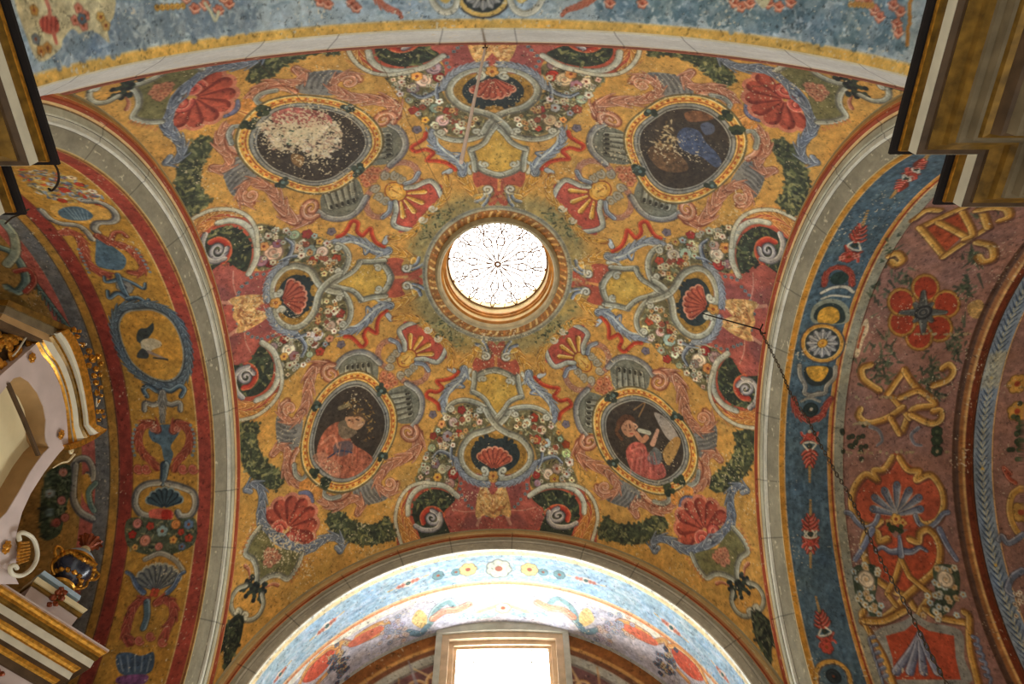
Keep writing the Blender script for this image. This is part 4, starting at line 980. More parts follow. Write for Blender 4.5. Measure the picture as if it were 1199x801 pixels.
RP.F((1050, 608), 7, (214, 166, 84), n=5); RP.F((1042, 612), 5, (206, 160, 90), n=4); RP.F((1058, 612), 5, (206, 160, 90), n=4)
for i in range(14): RP.F((1050 + rs8.randn() * 9, 619 + rs8.randn() * 2.5), 2.6, (60, 76, 48), n=0)
for s_ in (-1, 1):
    RP.S([(1051 + s_ * 22, 604), (1051 + s_ * 26, 613), (1051 + s_ * 36, 618), (1051 + s_ * 46, 612), (1051 + s_ * 54, 602), (1051 + s_ * 60, 600)], 5, (116, 122, 134), out=(70, 72, 84), hi=(170, 172, 176))
# heart panel
RP.P([(1018, 622), (1040, 620), (1050, 630), (1066, 620), (1088, 622), (1100, 640), (1096, 665), (1078, 685), (1062, 700), (1048, 686), (1026, 670), (1014, 645)], (178, 82, 52), tex=.14)
strap([(1040, 631), (1030, 634), (1028, 624), (1018, 622), (1012, 634), (1014, 655), (1026, 676), (1044, 690), (1062, 698), (1072, 712)], 8); strap([(1066, 631), (1076, 634), (1078, 624), (1088, 620), (1099, 632), (1102, 650), (1096, 668), (1078, 684), (1060, 700), (1046, 716), (1030, 726), (1010, 728)], 8)
strap([(1056, 655), (1050, 675), (1040, 695), (1050, 708)], 6.5, False); strap([(1056, 655), (1066, 675), (1092, 696), (1080, 712), (1072, 732)], 6.5, False); strap([(1084, 712), (1100, 722), (1130, 728)], 8)
for s_ in (-1, 1): RP.S([(1056, 645), (1056 + s_ * 12, 646), (1056 + s_ * 22, 641), (1056 + s_ * 30, 645)], 8, (120, 126, 138), out=(72, 74, 88), hi=(180, 182, 184), lo=(84, 88, 104), w2=3)
RP.S([(1056, 650), (1055, 638), (1054, 628)], 7, (124, 130, 142), out=(72, 74, 88), hi=(180, 182, 184), w2=3)
for s_, cx_ in ((-1, 1014), (1, 1109)):
    RP.S([(cx_ + s_ * -8, 620), (cx_ + s_ * 2, 640), (cx_ + s_ * 12, 655)], 7, (116, 122, 138), out=(72, 74, 88), hi=(170, 172, 178), w2=5)
    RP.P([(cx_ - 14, 664), (cx_ + 12, 662), (cx_ + 14, 685), (cx_ + 12, 700), (cx_ + 20, 715), (cx_ + 8, 722), (cx_ - 8, 708), (cx_ - 14, 688)] if s_ < 0 else [(cx_ - 14, 662), (cx_ + 12, 664), (cx_ + 16, 688), (cx_ + 8, 710), (cx_ - 8, 722), (cx_ - 20, 715), (cx_ - 12, 700), (cx_ - 14, 685)], (70, 80, 60), tex=.25)
    for i in range(34): RP.F((cx_ + rs8.randn() * 8 - s_ * 10 * max(i - 14, 0) / 20, 664 + i * 1.7 + rs8.randn() * 3), 4.2, [(216, 210, 180), (206, 176, 130), (190, 196, 180)][i % 3], (190, 140, 60), 5)
    RP.F((cx_ - s_ * 1, 678), 10.5, (232, 210, 172), (200, 160, 110), 0)
# lower panel
RP.P([(1024, 740), (1060, 726), (1072, 718), (1088, 728), (1126, 738), (1130, 770), (1134, 801), (1044, 801), (1036, 770)], (150, 148, 136), tex=.1)
RP.P([(1038, 744), (1060, 738), (1072, 728), (1088, 738), (1118, 744), (1120, 770), (1126, 795), (1048, 795), (1046, 770)], (180, 80, 52), sm=False, tex=.14)
strap([(1012, 716), (1010, 722), (1020, 742), (1032, 762), (1040, 780), (1048, 805)], 8); strap([(1130, 716), (1136, 722), (1136, 745), (1138, 765), (1148, 805)], 8); strap([(1012, 726), (1035, 726), (1060, 714)], 8)
for dx in (-14, -6, 2, 10): RP.S([(1078, 742), (1078 + dx * .7, 760), (1078 + dx * 1.6, 778), (1078 + dx * 2.0, 786)], 6, (128, 132, 146), out=(76, 78, 92), hi=(184, 184, 190), lo=(90, 92, 110), w2=9)
for s_, x0 in ((-1, 1024), (1, 1140)):
    for i in range(6): RP.S([(x0 + i * 3, 745 + i * 9), (x0 + i * 3 + s_ * 6, 748 + i * 9), (x0 + i * 3 + s_ * 5, 756 + i * 9)], 4, (110, 118, 134), out=(70, 72, 84), hi=(164, 168, 176), w2=2)
# flaked joints across the mauve vault
for x0, y0, x1 in ((1000, 466, 1130), (992, 530, 1120), (1060, 392, 1148), (1000, 496, 1020)):
    for i in range(26): RP.F((x0 + (x1 - x0) * rs8.rand(), y0 + (x1 - x0) * 0 + rs8.randn() * .8), .9 + rs8.rand(), (196, 176, 130), n=0)
RP.P([(1008, 384), (1016, 374), (1018, 386), (1012, 400), (1006, 418), (1001, 416), (1004, 400)], (212, 190, 150), tex=.2); RP.S([(1012, 384), (1008, 396), (1005, 408)], 3, (196, 104, 70), comb=.006)
RP.P([(1134, 358), (1148, 352), (1154, 362), (1146, 374), (1136, 370)], (196, 160, 90), tex=.4, al=.8)
# dark edge, brown moulding, blue leaf band
RP.band(1.168, 1.182, (86, 60, 44)); RP.band(1.182, 1.188, (150, 96, 50)); RP.band(1.188, 1.1925, (206, 160, 92)); RP.band(1.1925, 1.208, (116, 56, 32)); RP.band(1.208, 1.217, (134, 70, 36)); RP.band(1.217, 1.221, (62, 38, 26))
RP.band(1.221, 1.268, (138, 152, 162), .1); RP.band(1.268, 1.2735, (226, 186, 130)); RP.band(1.2735, 1.6, (156, 116, 98), .14)
v = -1.0
while v < 1.0:
    for s_ in (-1, 1):
        RP.c.stroke(np.array([(1.2445, v + .012), (1.2445 + s_ * .008, v + .004), (1.2445 + s_ * .017, v - .010)]), .0038, (88, 106, 124), w2=.001, hi=(170, 180, 178), lo=(50, 62, 78))
        RP.c.stroke(np.array([(1.2445, v + .010), (1.2445 + s_ * .006, v - .004)]), .0014, (214, 206, 160), al=.8)
    v += .0175
for v in (-.9, -.55, -.2, .12, .36, .60, .85): RP.c.disc((1.2445, v), .004, (214, 180, 90))
RP.c.poly(np.array([(1.222, .055), (1.268, .045), (1.268, .145), (1.222, .150)]), (206, 194, 150), al=.6, tex=.3, soft=4)
for (x, y) in ((1196, 600), (1192, 450), (1192, 482)): RP.F((x, y), 12, YS, (170, 80, 50), 6)
RP.S([(1184, 555), (1176, 548), (1182, 560), (1190, 566)], 4, RED, out=RED_LO, hi=RED_HI); RP.S([(1199, 570), (1186, 580), (1183, 600), (1190, 620), (1199, 628)], 7, YS, out=YSL, hi=YSH); RP.S([(1199, 626), (1182, 636), (1174, 628), (1170, 632)], 6, (118, 126, 138), out=(70, 72, 84), hi=(176, 178, 182)); RP.S([(1198, 668), (1186, 676), (1180, 690), (1186, 696)], 7, (118, 126, 138), out=(70, 72, 84), hi=(176, 178, 182))
for i in range(12): RP.F((1194 + rs8.randn() * 4, 704 + rs8.randn() * 8), 3, W_, n=5)
for i in range(30): RP.F((1193 + rs8.randn() * 4, 512 + rs8.randn() * 14), 3, [(60, 76, 54), (86, 100, 70)][i % 2], n=0)
RP.c.weather(31, amp=.17, flakes=.014, dirt=.12)
def rfR(u): return np.interp(u, [.72, .885, .889, 1.176, 1.181, 1.186, 1.192, 1.205, 1.214, 1.221, 1.27, 1.275, 1.6], [.64, .64, .644, .644, .641, .634, .628, .628, .634, .64, .64, .643, .643])
us = np.r_[np.linspace(.72, 1.34, 400), np.linspace(1.36, 1.58, 20)]
tag(barrel_mesh('wall_right', RP, us, rfR), 'blue banded arch and mauve strapwork vault on the right', 'painted arch', kind='structure')

# ---------------- near barrel (top of the picture)
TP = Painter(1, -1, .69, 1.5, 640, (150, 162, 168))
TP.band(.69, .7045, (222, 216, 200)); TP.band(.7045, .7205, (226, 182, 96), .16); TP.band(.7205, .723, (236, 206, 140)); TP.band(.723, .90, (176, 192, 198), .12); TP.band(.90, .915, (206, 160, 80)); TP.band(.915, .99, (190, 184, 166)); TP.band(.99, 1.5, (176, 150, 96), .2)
for i in range(1600):
    a = np.array([.726 + .17 * rs8.rand(), rs8.rand() * 2 - 1]); TP.c.stroke(np.array([a, a + (.004 * rs8.randn(), .014 * rs8.randn())]), .003, [(136, 158, 168), (196, 204, 206), (110, 134, 146), (170, 186, 196)][i % 4], al=.5, soft=1.2)
TP.Lv([(820, 8), (1060, 20), (1058, 60), (960, 44), (850, 30)], 330, 1.2, 3, [(58, 78, 88), (96, 112, 118), (48, 64, 70)])
TP.Lv([(700, -10), (1060, -10), (1060, 60), (960, 46), (850, 32), (700, 20)], 700, 2.5, 7, [(110, 136, 148), (96, 122, 134), (134, 154, 162)]); TP.Lv([(100, -10), (300, -10), (300, 34), (170, 52), (60, 78)], 500, 2.5, 7, [(126, 144, 156), (116, 134, 148), (150, 164, 172)])
rosette(566, -8, 32, 28, TP, (222, 184, 104))
for s_ in (-1, 1):
    c = 566; TP.S([(c + s_ * 62, -12), (c + s_ * 58, 4), (c + s_ * 46, 14), (c + s_ * 34, 10), (c + s_ * 30, -4)] if s_ < 0 else [(c + 30, -4), (c + 36, 10), (c + 48, 16), (c + 62, 10), (c + 72, -6)], 7, (206, 202, 180), out=(130, 130, 116), hi=(226, 222, 200), lo=(166, 162, 140))
    TP.P([(c + s_ * 46, -12), (c + s_ * 52, -2), (c + s_ * 44, 4), (c + s_ * 38, -2)], (224, 190, 110))
PKs, PKh, PKl = (206, 130, 104), (232, 180, 152), (156, 80, 62)
TP.S([(438, -8), (446, 4), (456, 10), (466, 14), (470, 20)], 8, PKs, out=PKl, hi=PKh, lo=PKl, comb=.008, w2=3); TP.S([(700, -8), (688, 2), (676, 8), (664, 12), (658, 18)], 8, PKs, out=PKl, hi=PKh, lo=PKl, comb=.008, w2=3)
for x, y in ((375, 2), (384, 5), (412, 4), (417, 9), (714, 4), (752, 4), (860, 3), (868, 8), (878, 4), (900, 4), (912, 8), (926, 3), (218, -2), (228, 10), (240, 6), (256, 12), (268, 4), (262, -2), (1016, 2), (1024, 12), (1030, 20), (1046, 6), (1054, 14), (1050, 28), (1052, 38), (1006, -3)):
    TP.F((x, y), 6.5, PKs, PKl, 5); TP.S([(x - 6, y - 2), (x, y + 3), (x + 6, y)], 2.5, PKh, lo=PKl)
for i in range(6): TP.F((184 + i * 6, 9 - i * .4), 3.8, (214, 168, 84), n=0); TP.F((996 + i * 5, 5 + i * .3), 3.4, (206, 160, 90), n=0)
for i in range(14): TP.F((1066 + rs8.randn() * .8 - i * .3, i * 4), 2.6, (206, 150, 76), n=0)
TP.P([(884, -2), (894, 10), (902, -2)], (196, 190, 156)); TP.S([(240, 4), (248, 16), (252, 24), (256, 14)], 4, (196, 196, 166))
# cream rubbed patch at the left end
TP.P([(18, -8), (60, -10), (128, -8), (134, 16), (126, 32), (128, 50), (112, 38), (100, 48), (86, 34), (74, 46), (70, 58), (46, 72), (30, 40)], (206, 192, 148), tex=.25)
TP.P([(84, 44), (110, 36), (104, 56), (80, 62)], (122, 140, 150), al=.8)
TP.P([(46, 24), (56, 18), (67, 22), (69, 36), (60, 40), (50, 36)], (190, 92, 74)); TP.S([(54, 0), (58, 12), (58, 20)], 5, (196, 120, 96)); TP.S([(62, 36), (66, 50)], 6, (196, 110, 90), w2=4)
for i in range(4): TP.S([(50 + i * 5, 20), (50 + i * 5, 36)], 1.4, (130, 54, 46), sm=False)
for x, y, c in ((92, 10, PKs), (100, 18, PKs), (88, 24, PKs), (98, 30, PKs), (118, 20, (206, 166, 90)), (124, 30, (196, 160, 96)), (96, 22, (90, 104, 110)), (40, 12, (190, 140, 70)), (48, 60, (206, 146, 74)), (42, 46, (120, 124, 120)), (56, 56, (206, 150, 80))): TP.F((x, y), 6, c, n=5)
TP.c.weather(41, amp=.13, flakes=.03, flake_col=(214, 208, 186), dirt=.1)
us = np.r_[np.linspace(.705, .93, 150), np.linspace(.95, 1.5, 24)]
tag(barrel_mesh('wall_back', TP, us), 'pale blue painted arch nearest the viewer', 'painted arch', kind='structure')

# ---------------- window barrel (foot of the picture)
BP = Painter(1, 1, .70, 1.10, 700, (206, 202, 190))
BP.band(.70, .724, (222, 218, 200)); BP.band(.724, .739, (222, 200, 150)); BP.band(.739, .845, (150, 176, 190), .14); BP.band(.845, .852, (222, 180, 130)); BP.band(.852, .862, (214, 140, 92)); BP.band(.862, .884, (224, 218, 200)); BP.band(.884, 1.06, (190, 184, 190), .18); BP.band(1.035, 1.06, (180, 176, 160))
for i in range(700):
    a = np.array([.741 + .1 * rs8.rand(), rs8.rand() * 2 - 1]); BP.c.stroke(np.array([a, a + (.004 * rs8.randn(), .02 * rs8.randn())]), .004, [(120, 150, 168), (190, 200, 206), (176, 186, 200)][i % 3], al=.5, soft=1.5)
def drop(P_, x, y, dx, dy, L):
    n = math.hypot(dx, dy); d = np.array((dx / n, dy / n)); e = np.array((-d[1], d[0])); o = np.array((x, y))
    P_.P([o - d * L, o + e * L * .2, o + d * L, o - e * L * .2], (214, 196, 178), sm=False)
    for t in (-.6, -.35, .3, .55): P_.F(o + d * L * t, L * .13, (206, 130, 110), n=4)
    P_.F(o, L * .12, (70, 104, 96), n=0); P_.S([o - d * L * 1.3, o - d * L], 1.6, (206, 176, 120), sm=False); P_.S([o + d * L * 1.3, o + d * L], 1.6, (206, 176, 120), sm=False)
drop(BP, 383, 733, 1, -.85, 20); drop(BP, 478, 683, 1, -.42, 20); drop(BP, 686, 680, 1, .3, 18); drop(BP, 786, 735, 1, .85, 20); drop(BP, 328, 790, .8, -1, 16); drop(BP, 846, 790, .8, 1, 16)
for x, y, r_, c in ((513, 674, 6, (96, 130, 130)), (534, 670, 5, (96, 130, 130)), (548, 667, 9, (206, 176, 110)), (584, 666, 13, (176, 180, 160)), (620, 667, 9, (206, 180, 110)), (636, 670, 5, (96, 130, 130)), (655, 673, 6, (96, 130, 130))): BP.F((x, y), r_, c, n=7)
for s_ in (-1, 1):
    c = 589
    def mx_(p): return [(c + s_ * (x - c), y + (0 if s_ < 0 else 2)) for x, y in p]
    BP.S(mx_([(503, 728), (510, 712), (525, 702), (533, 708)]), 7, (120, 150, 150), out=(84, 104, 106), hi=(170, 186, 180))
    BP.S(mx_([(508, 722), (520, 714), (535, 712), (548, 706)]), 8, (214, 140, 110), out=(176, 110, 84), hi=(230, 180, 150), comb=.012)
    BP.P(mx_([(536, 722), (552, 712), (575, 710), (585, 716), (570, 722)]), (150, 176, 176), tex=.2)
    BP.P(mx_([(482, 726), (490, 712), (500, 720), (496, 734)]), (220, 184, 120), tex=.2); BP.S(mx_([(478, 738), (492, 740), (500, 732)]), 6, (110, 136, 146), out=(80, 96, 110))
    BP.S(mx_([(396, 760), (400, 750), (414, 752), (430, 746), (446, 738), (454, 729), (446, 728), (430, 736), (418, 744)]), 5, (214, 160, 96), out=(150, 90, 60), hi=(236, 200, 140), comb=.01)
    BP.P(mx_([(408, 752), (424, 740), (445, 731), (448, 736), (430, 748), (412, 756)]), (206, 110, 84), tex=.15)
    BP.P(mx_([(354, 796), (366, 776), (385, 760), (392, 760), (386, 776), (368, 794)]), (206, 92, 66), tex=.15); BP.S(mx_([(350, 800), (362, 778), (384, 758), (394, 757)]), 4, (214, 150, 86), out=(150, 90, 60), hi=(236, 200, 140)); BP.S(mx_([(396, 760), (388, 780), (372, 798)]), 4, (214, 150, 86), out=(150, 90, 60), hi=(236, 200, 140))
    for i in range(40): BP.F(mx_([(398 + rs8.randn() * 6, 778 + rs8.randn() * 9)])[0], 3, [(70, 84, 104), (196, 176, 140), (110, 120, 134)][i % 3], n=4)
    for i in range(40): BP.F(mx_([(462 + rs8.randn() * 10, 736 + rs8.randn() * 8)])[0], 3, [(190, 180, 196), (170, 176, 190), (214, 190, 176)][i % 3], n=0)
BP.S([(560, 716), (589, 708), (618, 716)], 6, (214, 160, 120), hi=(232, 196, 160)); BP.F((589, 712), 8, (214, 180, 150), n=7)
BP.c.weather(51, amp=.12, flakes=.02, dirt=.08)
us = np.linspace(.715, 1.052, 170)
tag(barrel_mesh('wall_front', BP, us), 'pale blue and lilac painted arch flooded with light around the window', 'painted arch', kind='structure')
# ------------------------------------------------------------------ mesh builders
class MB:
    def __init__(s): s.V = []; s.F = []
    def add(s, V, F):
        o = len(s.V); s.V += [tuple(v) for v in V]; s.F += [tuple(i + o for i in f) for f in F]; return s
    def tube(s, pts, r, n=8, r2=None, cap=True):
        """pts in vault units, r in vault units"""
        P = np.asarray(pts, float); m_ = len(P); T = np.gradient(P, axis=0); T /= np.linalg.norm(T, axis=1)[:, None] + 1e-12
        a = np.array([0, 0, 1.]) if abs(T[0][2]) < .9 else np.array([1., 0, 0])
        N = np.cross(T[0], a); N /= np.linalg.norm(N); V = []
        for i in range(m_):
            N = N - T[i] * (N @ T[i]); N /= np.linalg.norm(N) + 1e-12; B = np.cross(T[i], N)
            rr = (r if r2 is None else r + (r2 - r) * i / (m_ - 1)) if np.isscalar(r) else r[i]
            for j in range(n):
                t = 2 * math.pi * j / n; V.append(P[i] + rr * (math.cos(t) * N + math.sin(t) * B))
        F = [(i * n + j, i * n + (j + 1) % n, (i + 1) * n + (j + 1) % n, (i + 1) * n + j) for i in range(m_ - 1) for j in range(n)]
        if cap: F += [tuple(range(n))[::-1], tuple((m_ - 1) * n + j for j in range(n))]
        return s.add(V, F)
    def lathe(s, prof_, c=(0, 0, 0), axis=None, n=32, a0=0, a1=2 * math.pi, squash=1.):
        """prof_: (radius, height) list turned round the vertical through c"""
        full = abs(a1 - a0 - 2 * math.pi) < 1e-6; k = n if full else n + 1; V = []
        for r, h in prof_:
            for j in range(k):
                t = a0 + (a1 - a0) * j / n; V.append((c[0] + r * math.cos(t), c[1] + r * math.sin(t) * squash, c[2] + h))
        F = [(i * k + j, i * k + (j + 1) % k, (i + 1) * k + (j + 1) % k, (i + 1) * k + j) for i in range(len(prof_) - 1) for j in range(k if full else n)]
        return s.add(V, F)
    def prism(s, front, off, bevel=0.):
        """outline (3D points) thickened by the vector off"""
        f = np.asarray(front, float); o = np.asarray(off, float); n = len(f); V = list(f) + list(f + o)
        F = [tuple(range(n)), tuple(range(2 * n - 1, n - 1, -1))] + [(i, n + i, n + (i + 1) % n, (i + 1) % n) for i in range(n)]
        return s.add(V, F)
    def strip(s, A, B, off):
        """ribbon between two matched 3D curves, thickened by off"""
        A, B, o = np.asarray(A, float), np.asarray(B, float), np.asarray(off, float); n = len(A)
        V = list(A) + list(B) + list(B + o) + list(A + o)
        F = []
        for i in range(n - 1):
            for a, b in ((0, 1), (1, 2), (2, 3), (3, 0)): F.append((a * n + i, a * n + i + 1, b * n + i + 1, b * n + i))
        F += [(0, n, 2 * n, 3 * n), (n - 1, 4 * n - 1, 3 * n - 1, 2 * n - 1)]
        return s.add(V, F)
    def blob(s, c, r, sx=1, sy=1, sz=1, n=8, lob=0., ph=0.):
        V = []; F = []
        for i in range(n + 1):
            th = math.pi * i / n
            for j in range(2 * n):
                a = math.pi * j / n; k = 1 + lob * math.cos(4 * a + ph) * math.sin(th)
                V.append((c[0] + sx * r * k * math.sin(th) * math.cos(a), c[1] + sy * r * k * math.sin(th) * math.sin(a), c[2] + sz * r * math.cos(th)))
        m_ = 2 * n
        F = [(i * m_ + j, i * m_ + (j + 1) % m_, (i + 1) * m_ + (j + 1) % m_, (i + 1) * m_ + j) for i in range(n) for j in range(m_)]
        return s.add(V, F)
    def ring(s, out, inn, off):
        """flat face between two outlines (hole cut out), with thickness off"""
        bm = bmesh.new(); off = np.asarray(off, float); loops = []
        for L in (out, inn):
            vs = [bm.verts.new(tuple(p)) for p in L]; loops.append([np.asarray(p, float) for p in L])
            for i in range(len(vs)): bm.edges.new((vs[i], vs[(i + 1) % len(vs)]))
        bmesh.ops.triangle_fill(bm, edges=bm.edges[:], use_beauty=True)
        bm.verts.index_update(); V = [tuple(v.co) for v in bm.verts]; F = [tuple(v.index for v in f.verts) for f in bm.faces]; bm.free()
        s.add(V, F); s.add([tuple(np.array(v) + off) for v in V], F)
        for L in loops:
            n = len(L); s.add(list(L) + [p + off for p in L], [(i, (i + 1) % n, n + (i + 1) % n, n + i) for i in range(n)])
        return s
    def build(s, name, mt, parent=None, smooth_=True):
        me = bpy.data.meshes.new(name)
        pl = np.array(parent.location) if parent is not None else np.zeros(3)
        V = W(np.array(s.V)) - pl
        me.from_pydata([tuple(v) for v in V], [], s.F); me.update()
        if smooth_: me.shade_smooth() if False else me.polygons.foreach_set('use_smooth', [True] * len(me.polygons))
        bm = bmesh.new(); bm.from_mesh(me); bmesh.ops.recalc_face_normals(bm, faces=bm.faces); bm.to_mesh(me); bm.free()
        o = link(name, me, parent, mt)
        if smooth_:
            e = o.modifiers.new('edges', 'EDGE_SPLIT'); e.split_angle = math.radians(35)
        return o
def root(name, p, label, cat, group=None, kind=None):
    o = empty(name, tuple(W(p))); tag(o, label, cat, group, kind); return o
M = dict(
    gilt=mat('gilt_carving', (206, 146, 52), rough=.34, metal=.75, spec=.6, var=.3, scale=120, bump=.3),
    dullgold=mat('dull_gold_paint', (128, 96, 34), rough=.38, metal=.45, spec=.5, var=.35, scale=60),
    brown=mat('brown_varnish', (84, 64, 42), rough=.55, var=.25, scale=40),
    olive=mat('olive_grey_paint', (112, 98, 72), rough=.6, var=.18, scale=40),
    white=mat('white_moulding', (206, 198, 172), rough=.55, var=.08, scale=40),
    black=mat('dark_edge', (26, 18, 14), rough=.8, var=.3),
    cream=mat('cream_panel', (222, 206, 160), rough=.6, var=.06, scale=14),
    lilac=mat('lilac_stucco', (196, 178, 168), rough=.6, var=.08, scale=18),
    tan=mat('tan_reveal', (168, 132, 84), rough=.7, var=.15, scale=20),
    navy=mat('dark_blue_lacquer', (36, 44, 60), rough=.25, spec=.7, var=.4, scale=40),
    paleblue=mat('pale_blue_enamel', (168, 192, 204), rough=.35, var=.1),
    rust=mat('rust_red_gilding', (136, 66, 34), rough=.4, metal=.3, var=.3, scale=80),
    iron=mat('wrought_iron', (44, 34, 26), rough=.7, metal=.4, var=.3, scale=100),
    chainm=mat('chain_iron', (84, 72, 56), rough=.6, metal=.5, var=.35, scale=160),
    cord=mat('pale_cord', (222, 196, 176), rough=.9, var=.08, scale=90),
    wood=mat('pale_window_wood', (206, 176, 140), rough=.6, var=.14, scale=30),
    stone=mat('grey_stone_jamb', (186, 180, 160), rough=.8, var=.14, scale=30),
    rail=mat('tan_grille_iron', (120, 76, 36), rough=.6, var=.25, scale=100),
    ringstone=mat('lantern_edge_stone', (176, 160, 122), rough=.7, var=.16, scale=50),
    ring=mat('lantern_stone', (232, 208, 152), rough=.6, var=.14, scale=30),
    ringbrown=mat('lantern_brown_band', (204, 140, 66), rough=.5, var=.25, scale=40),
)
def sky_glass(name, col, strength):
    m = bpy.data.materials.new(name); m.use_nodes = True; nt = m.node_tree; nt.nodes.clear()
    e = nt.nodes.new('ShaderNodeEmission'); n = nt.nodes.new('ShaderNodeTexNoise'); n.inputs['Scale'].default_value = 1.2
    r = nt.nodes.new('ShaderNodeMapRange'); r.inputs[3].default_value = strength * .8; r.inputs[4].default_value = strength * 1.2
    o = nt.nodes.new('ShaderNodeOutputMaterial'); e.inputs[0].default_value = (*col, 1)
    nt.links.new(n.outputs['Fac'], r.inputs[0]); nt.links.new(r.outputs[0], e.inputs[1]); nt.links.new(e.outputs[0], o.inputs[0]); return m
GLASS = sky_glass('bright_sky_glass', (.93, .97, 1.0), WINDOW_GLOW)
GLASS2 = sky_glass('bright_lantern_glass', (1.0, .97, .88), LANTERN_GLOW)

# ------------------------------------------------------------------ lantern
lt = root('window_1', (0, 0, 1.0), 'round lantern window with iron rosette grille at the crown of the vault', 'lantern window', kind='structure')
def lathe_part(name, pr, m_, par, n=120): return MB().lathe(pr, n=n).build(name, m_, par)
lathe_part('stone_ring', [(.176, .984), (.174, .976), (.168, .970), (.162, .972), (.159, .981), (.160, .992)], M['ringstone'], lt)
lathe_part('drum_moulding', [(.160, .990), (.154, .995), (.156, 1.001), (.156, 1.003)], M['ringbrown'], lt)
lathe_part('drum_wall', [(.156, 1.002), (.155, 1.016)], M['ring'], lt)
lathe_part('drum_moulding', [(.155, 1.015), (.150, 1.018), (.151, 1.026), (.147, 1.028), (.147, 1.034)], M['ringbrown'], lt)
lathe_part('drum_wall', [(.149, 1.033), (.147, 1.060), (.144, 1.062), (.144, 1.09)], M['ring'], lt)
MB().lathe([(.0, 1.088), (.145, 1.088)], n=80).build('glass', GLASS2, lt, False)
g = MB(); gz = 1.060
def gp(r, a, dz=0): return np.array((r * math.cos(a), r * math.sin(a), gz + dz))
def gcurve(pts2, r=.0017): g.tube([(x, y, gz) for x, y in pts2], r, 5)
for rr_ in (.0085, .0055): gcurve([(rr_ * math.cos(t), rr_ * math.sin(t)) for t in np.linspace(0, 6.2832, 22)])
gcurve([(.1435 * math.cos(t), .1435 * math.sin(t)) for t in np.linspace(0, 6.2832, 80)], .0022)
for i in range(12):
    a = i * math.pi / 6 + .13; ca, sa = math.cos(a), math.sin(a)
    def pol(r, t): return (r * math.cos(a + t), r * math.sin(a + t))
    R_in, R_out = .009, .098
    t = np.linspace(0, 1, 14)
    for s_ in (-1, 1):
        gcurve([pol(R_in + (R_out - R_in) * q, s_ * .24 * math.sin(math.pi * q) ** .8 * (q * .9 + .1)) for q in t])
        c = pol(.120, s_ * .135); gcurve([(x, y) for x, y in spiral(c, .0150, math.degrees(a) + 180, 1.35 * s_, 22, .12)])
        gcurve([pol(.098, 0), pol(.108, s_ * .03), pol(.130, s_ * .045), pol(.1425, s_ * .01)])
    if i % 3 != 1:
        c = pol(.072, 0); gcurve([(c[0] + .0125 * math.cos(q), c[1] + .0125 * math.sin(q)) for q in np.linspace(0, 6.2832, 18)])
    g.blob((*pol(.098, 0), gz), .0026, n=4)
    gcurve([pol(.104, .0), pol(.104, .13), pol(.098, .20)], .0011)
    gcurve([pol(.098, 0), pol(.143, 0)], .0006)
    c = pol(.094, .26); gcurve([(x, y) for x, y in spiral(c, .012, math.degrees(a) + 15, 1.2, 18, .15)])
    gcurve([pol(.106, .26), pol(.118, .22), pol(.132, .24), pol(.1425, .26)], .0012)
g.build('iron_grille', M['rail'], lt)

# ------------------------------------------------------------------ end wall with the window
YW = 1.05
def wpt(p, y=YW): return hit_plane(1, y, p)
WX0, WX1 = -.196, .210
EC = Canvas(-.70, -.75, .70, .70, 420, (150, 116, 84))
def em(p): H = hit_plane(1, YW, p); return np.c_[H[:, 0], H[:, 2]]
thx = np.linspace(-math.pi / 2 - .4, math.pi / 2 + .4, 60)
def halo(r0, r1, col, tex=.1):
    o = np.c_[r1 * np.sin(thx), r1 * np.cos(thx)]; i_ = np.c_[r0 * np.sin(thx), r0 * np.cos(thx)][::-1]; EC.poly(np.vstack([o, i_]), col, tex=tex)
halo(.60, .66, (150, 92, 44), .2); halo(.592, .604, (206, 150, 80)); halo(.575, .592, (120, 74, 44), .2); halo(.548, .575, (176, 170, 150)); halo(.540, .548, (120, 112, 100))
EC.poly(np.c_[.54 * np.sin(thx), .54 * np.cos(thx)], (112, 72, 66), tex=.2)
for s_ in (-1, 1):
    for i in range(9):
        a = .38 + i * .13; c = (s_ * .485 * math.sin(a), .485 * math.cos(a))
        EC.stroke(spiral(c, .034, 200 + i * 40, 1.5 * s_, 22), .006, (206, 156, 96), hi=(226, 190, 136), lo=(130, 80, 50))
        for j in range(5): EC.stroke(np.array([c, (c[0] + .05 * rng.randn(), c[1] + .05 * rng.randn())]), .006, [(196, 144, 90), (214, 176, 120), (150, 140, 140)][j % 3], w2=.002, al=.85)
        c2 = (s_ * .40 * math.sin(a), .40 * math.cos(a)); flower(EC, c2, .022, (150, 146, 150), (110, 80, 70), 6, i)
EC.weather(61, amp=.14, flakes=.02)
nx, nz = 460, 420
X_, Z_ = np.meshgrid(np.linspace(-.66, .66, nx), np.linspace(-.7, .66, nz), indexing='ij')
Pw = np.stack([X_, np.full_like(X_, YW), Z_], -1)
cxm = .25 * (X_[1:, 1:] + X_[:-1, 1:] + X_[1:, :-1] + X_[:-1, :-1]); czm = .25 * (Z_[1:, 1:] + Z_[:-1, 1:] + Z_[1:, :-1] + Z_[:-1, :-1])
hole = (cxm > WX0 + .01) & (cxm < WX1 - .01) & (czm < .635) & (czm > -.42)
tag(painted_grid('wall_end', Pw, EC.sample(X_, Z_), mask=~hole, flip=True), 'end wall with gilt scrollwork either side of the tall window', 'wall', kind='structure')
wn = root('window_2', (0, YW, -.40), 'tall bright window in a pale wooden frame under the front arch', 'window', kind='structure')
def bar(mb, x0, x1, z0, z1, y0, y1): mb.prism([(x0, y0, z0), (x1, y0, z0), (x1, y0, z1), (x0, y0, z1)], (0, y1 - y0, 0))
ZT = .628
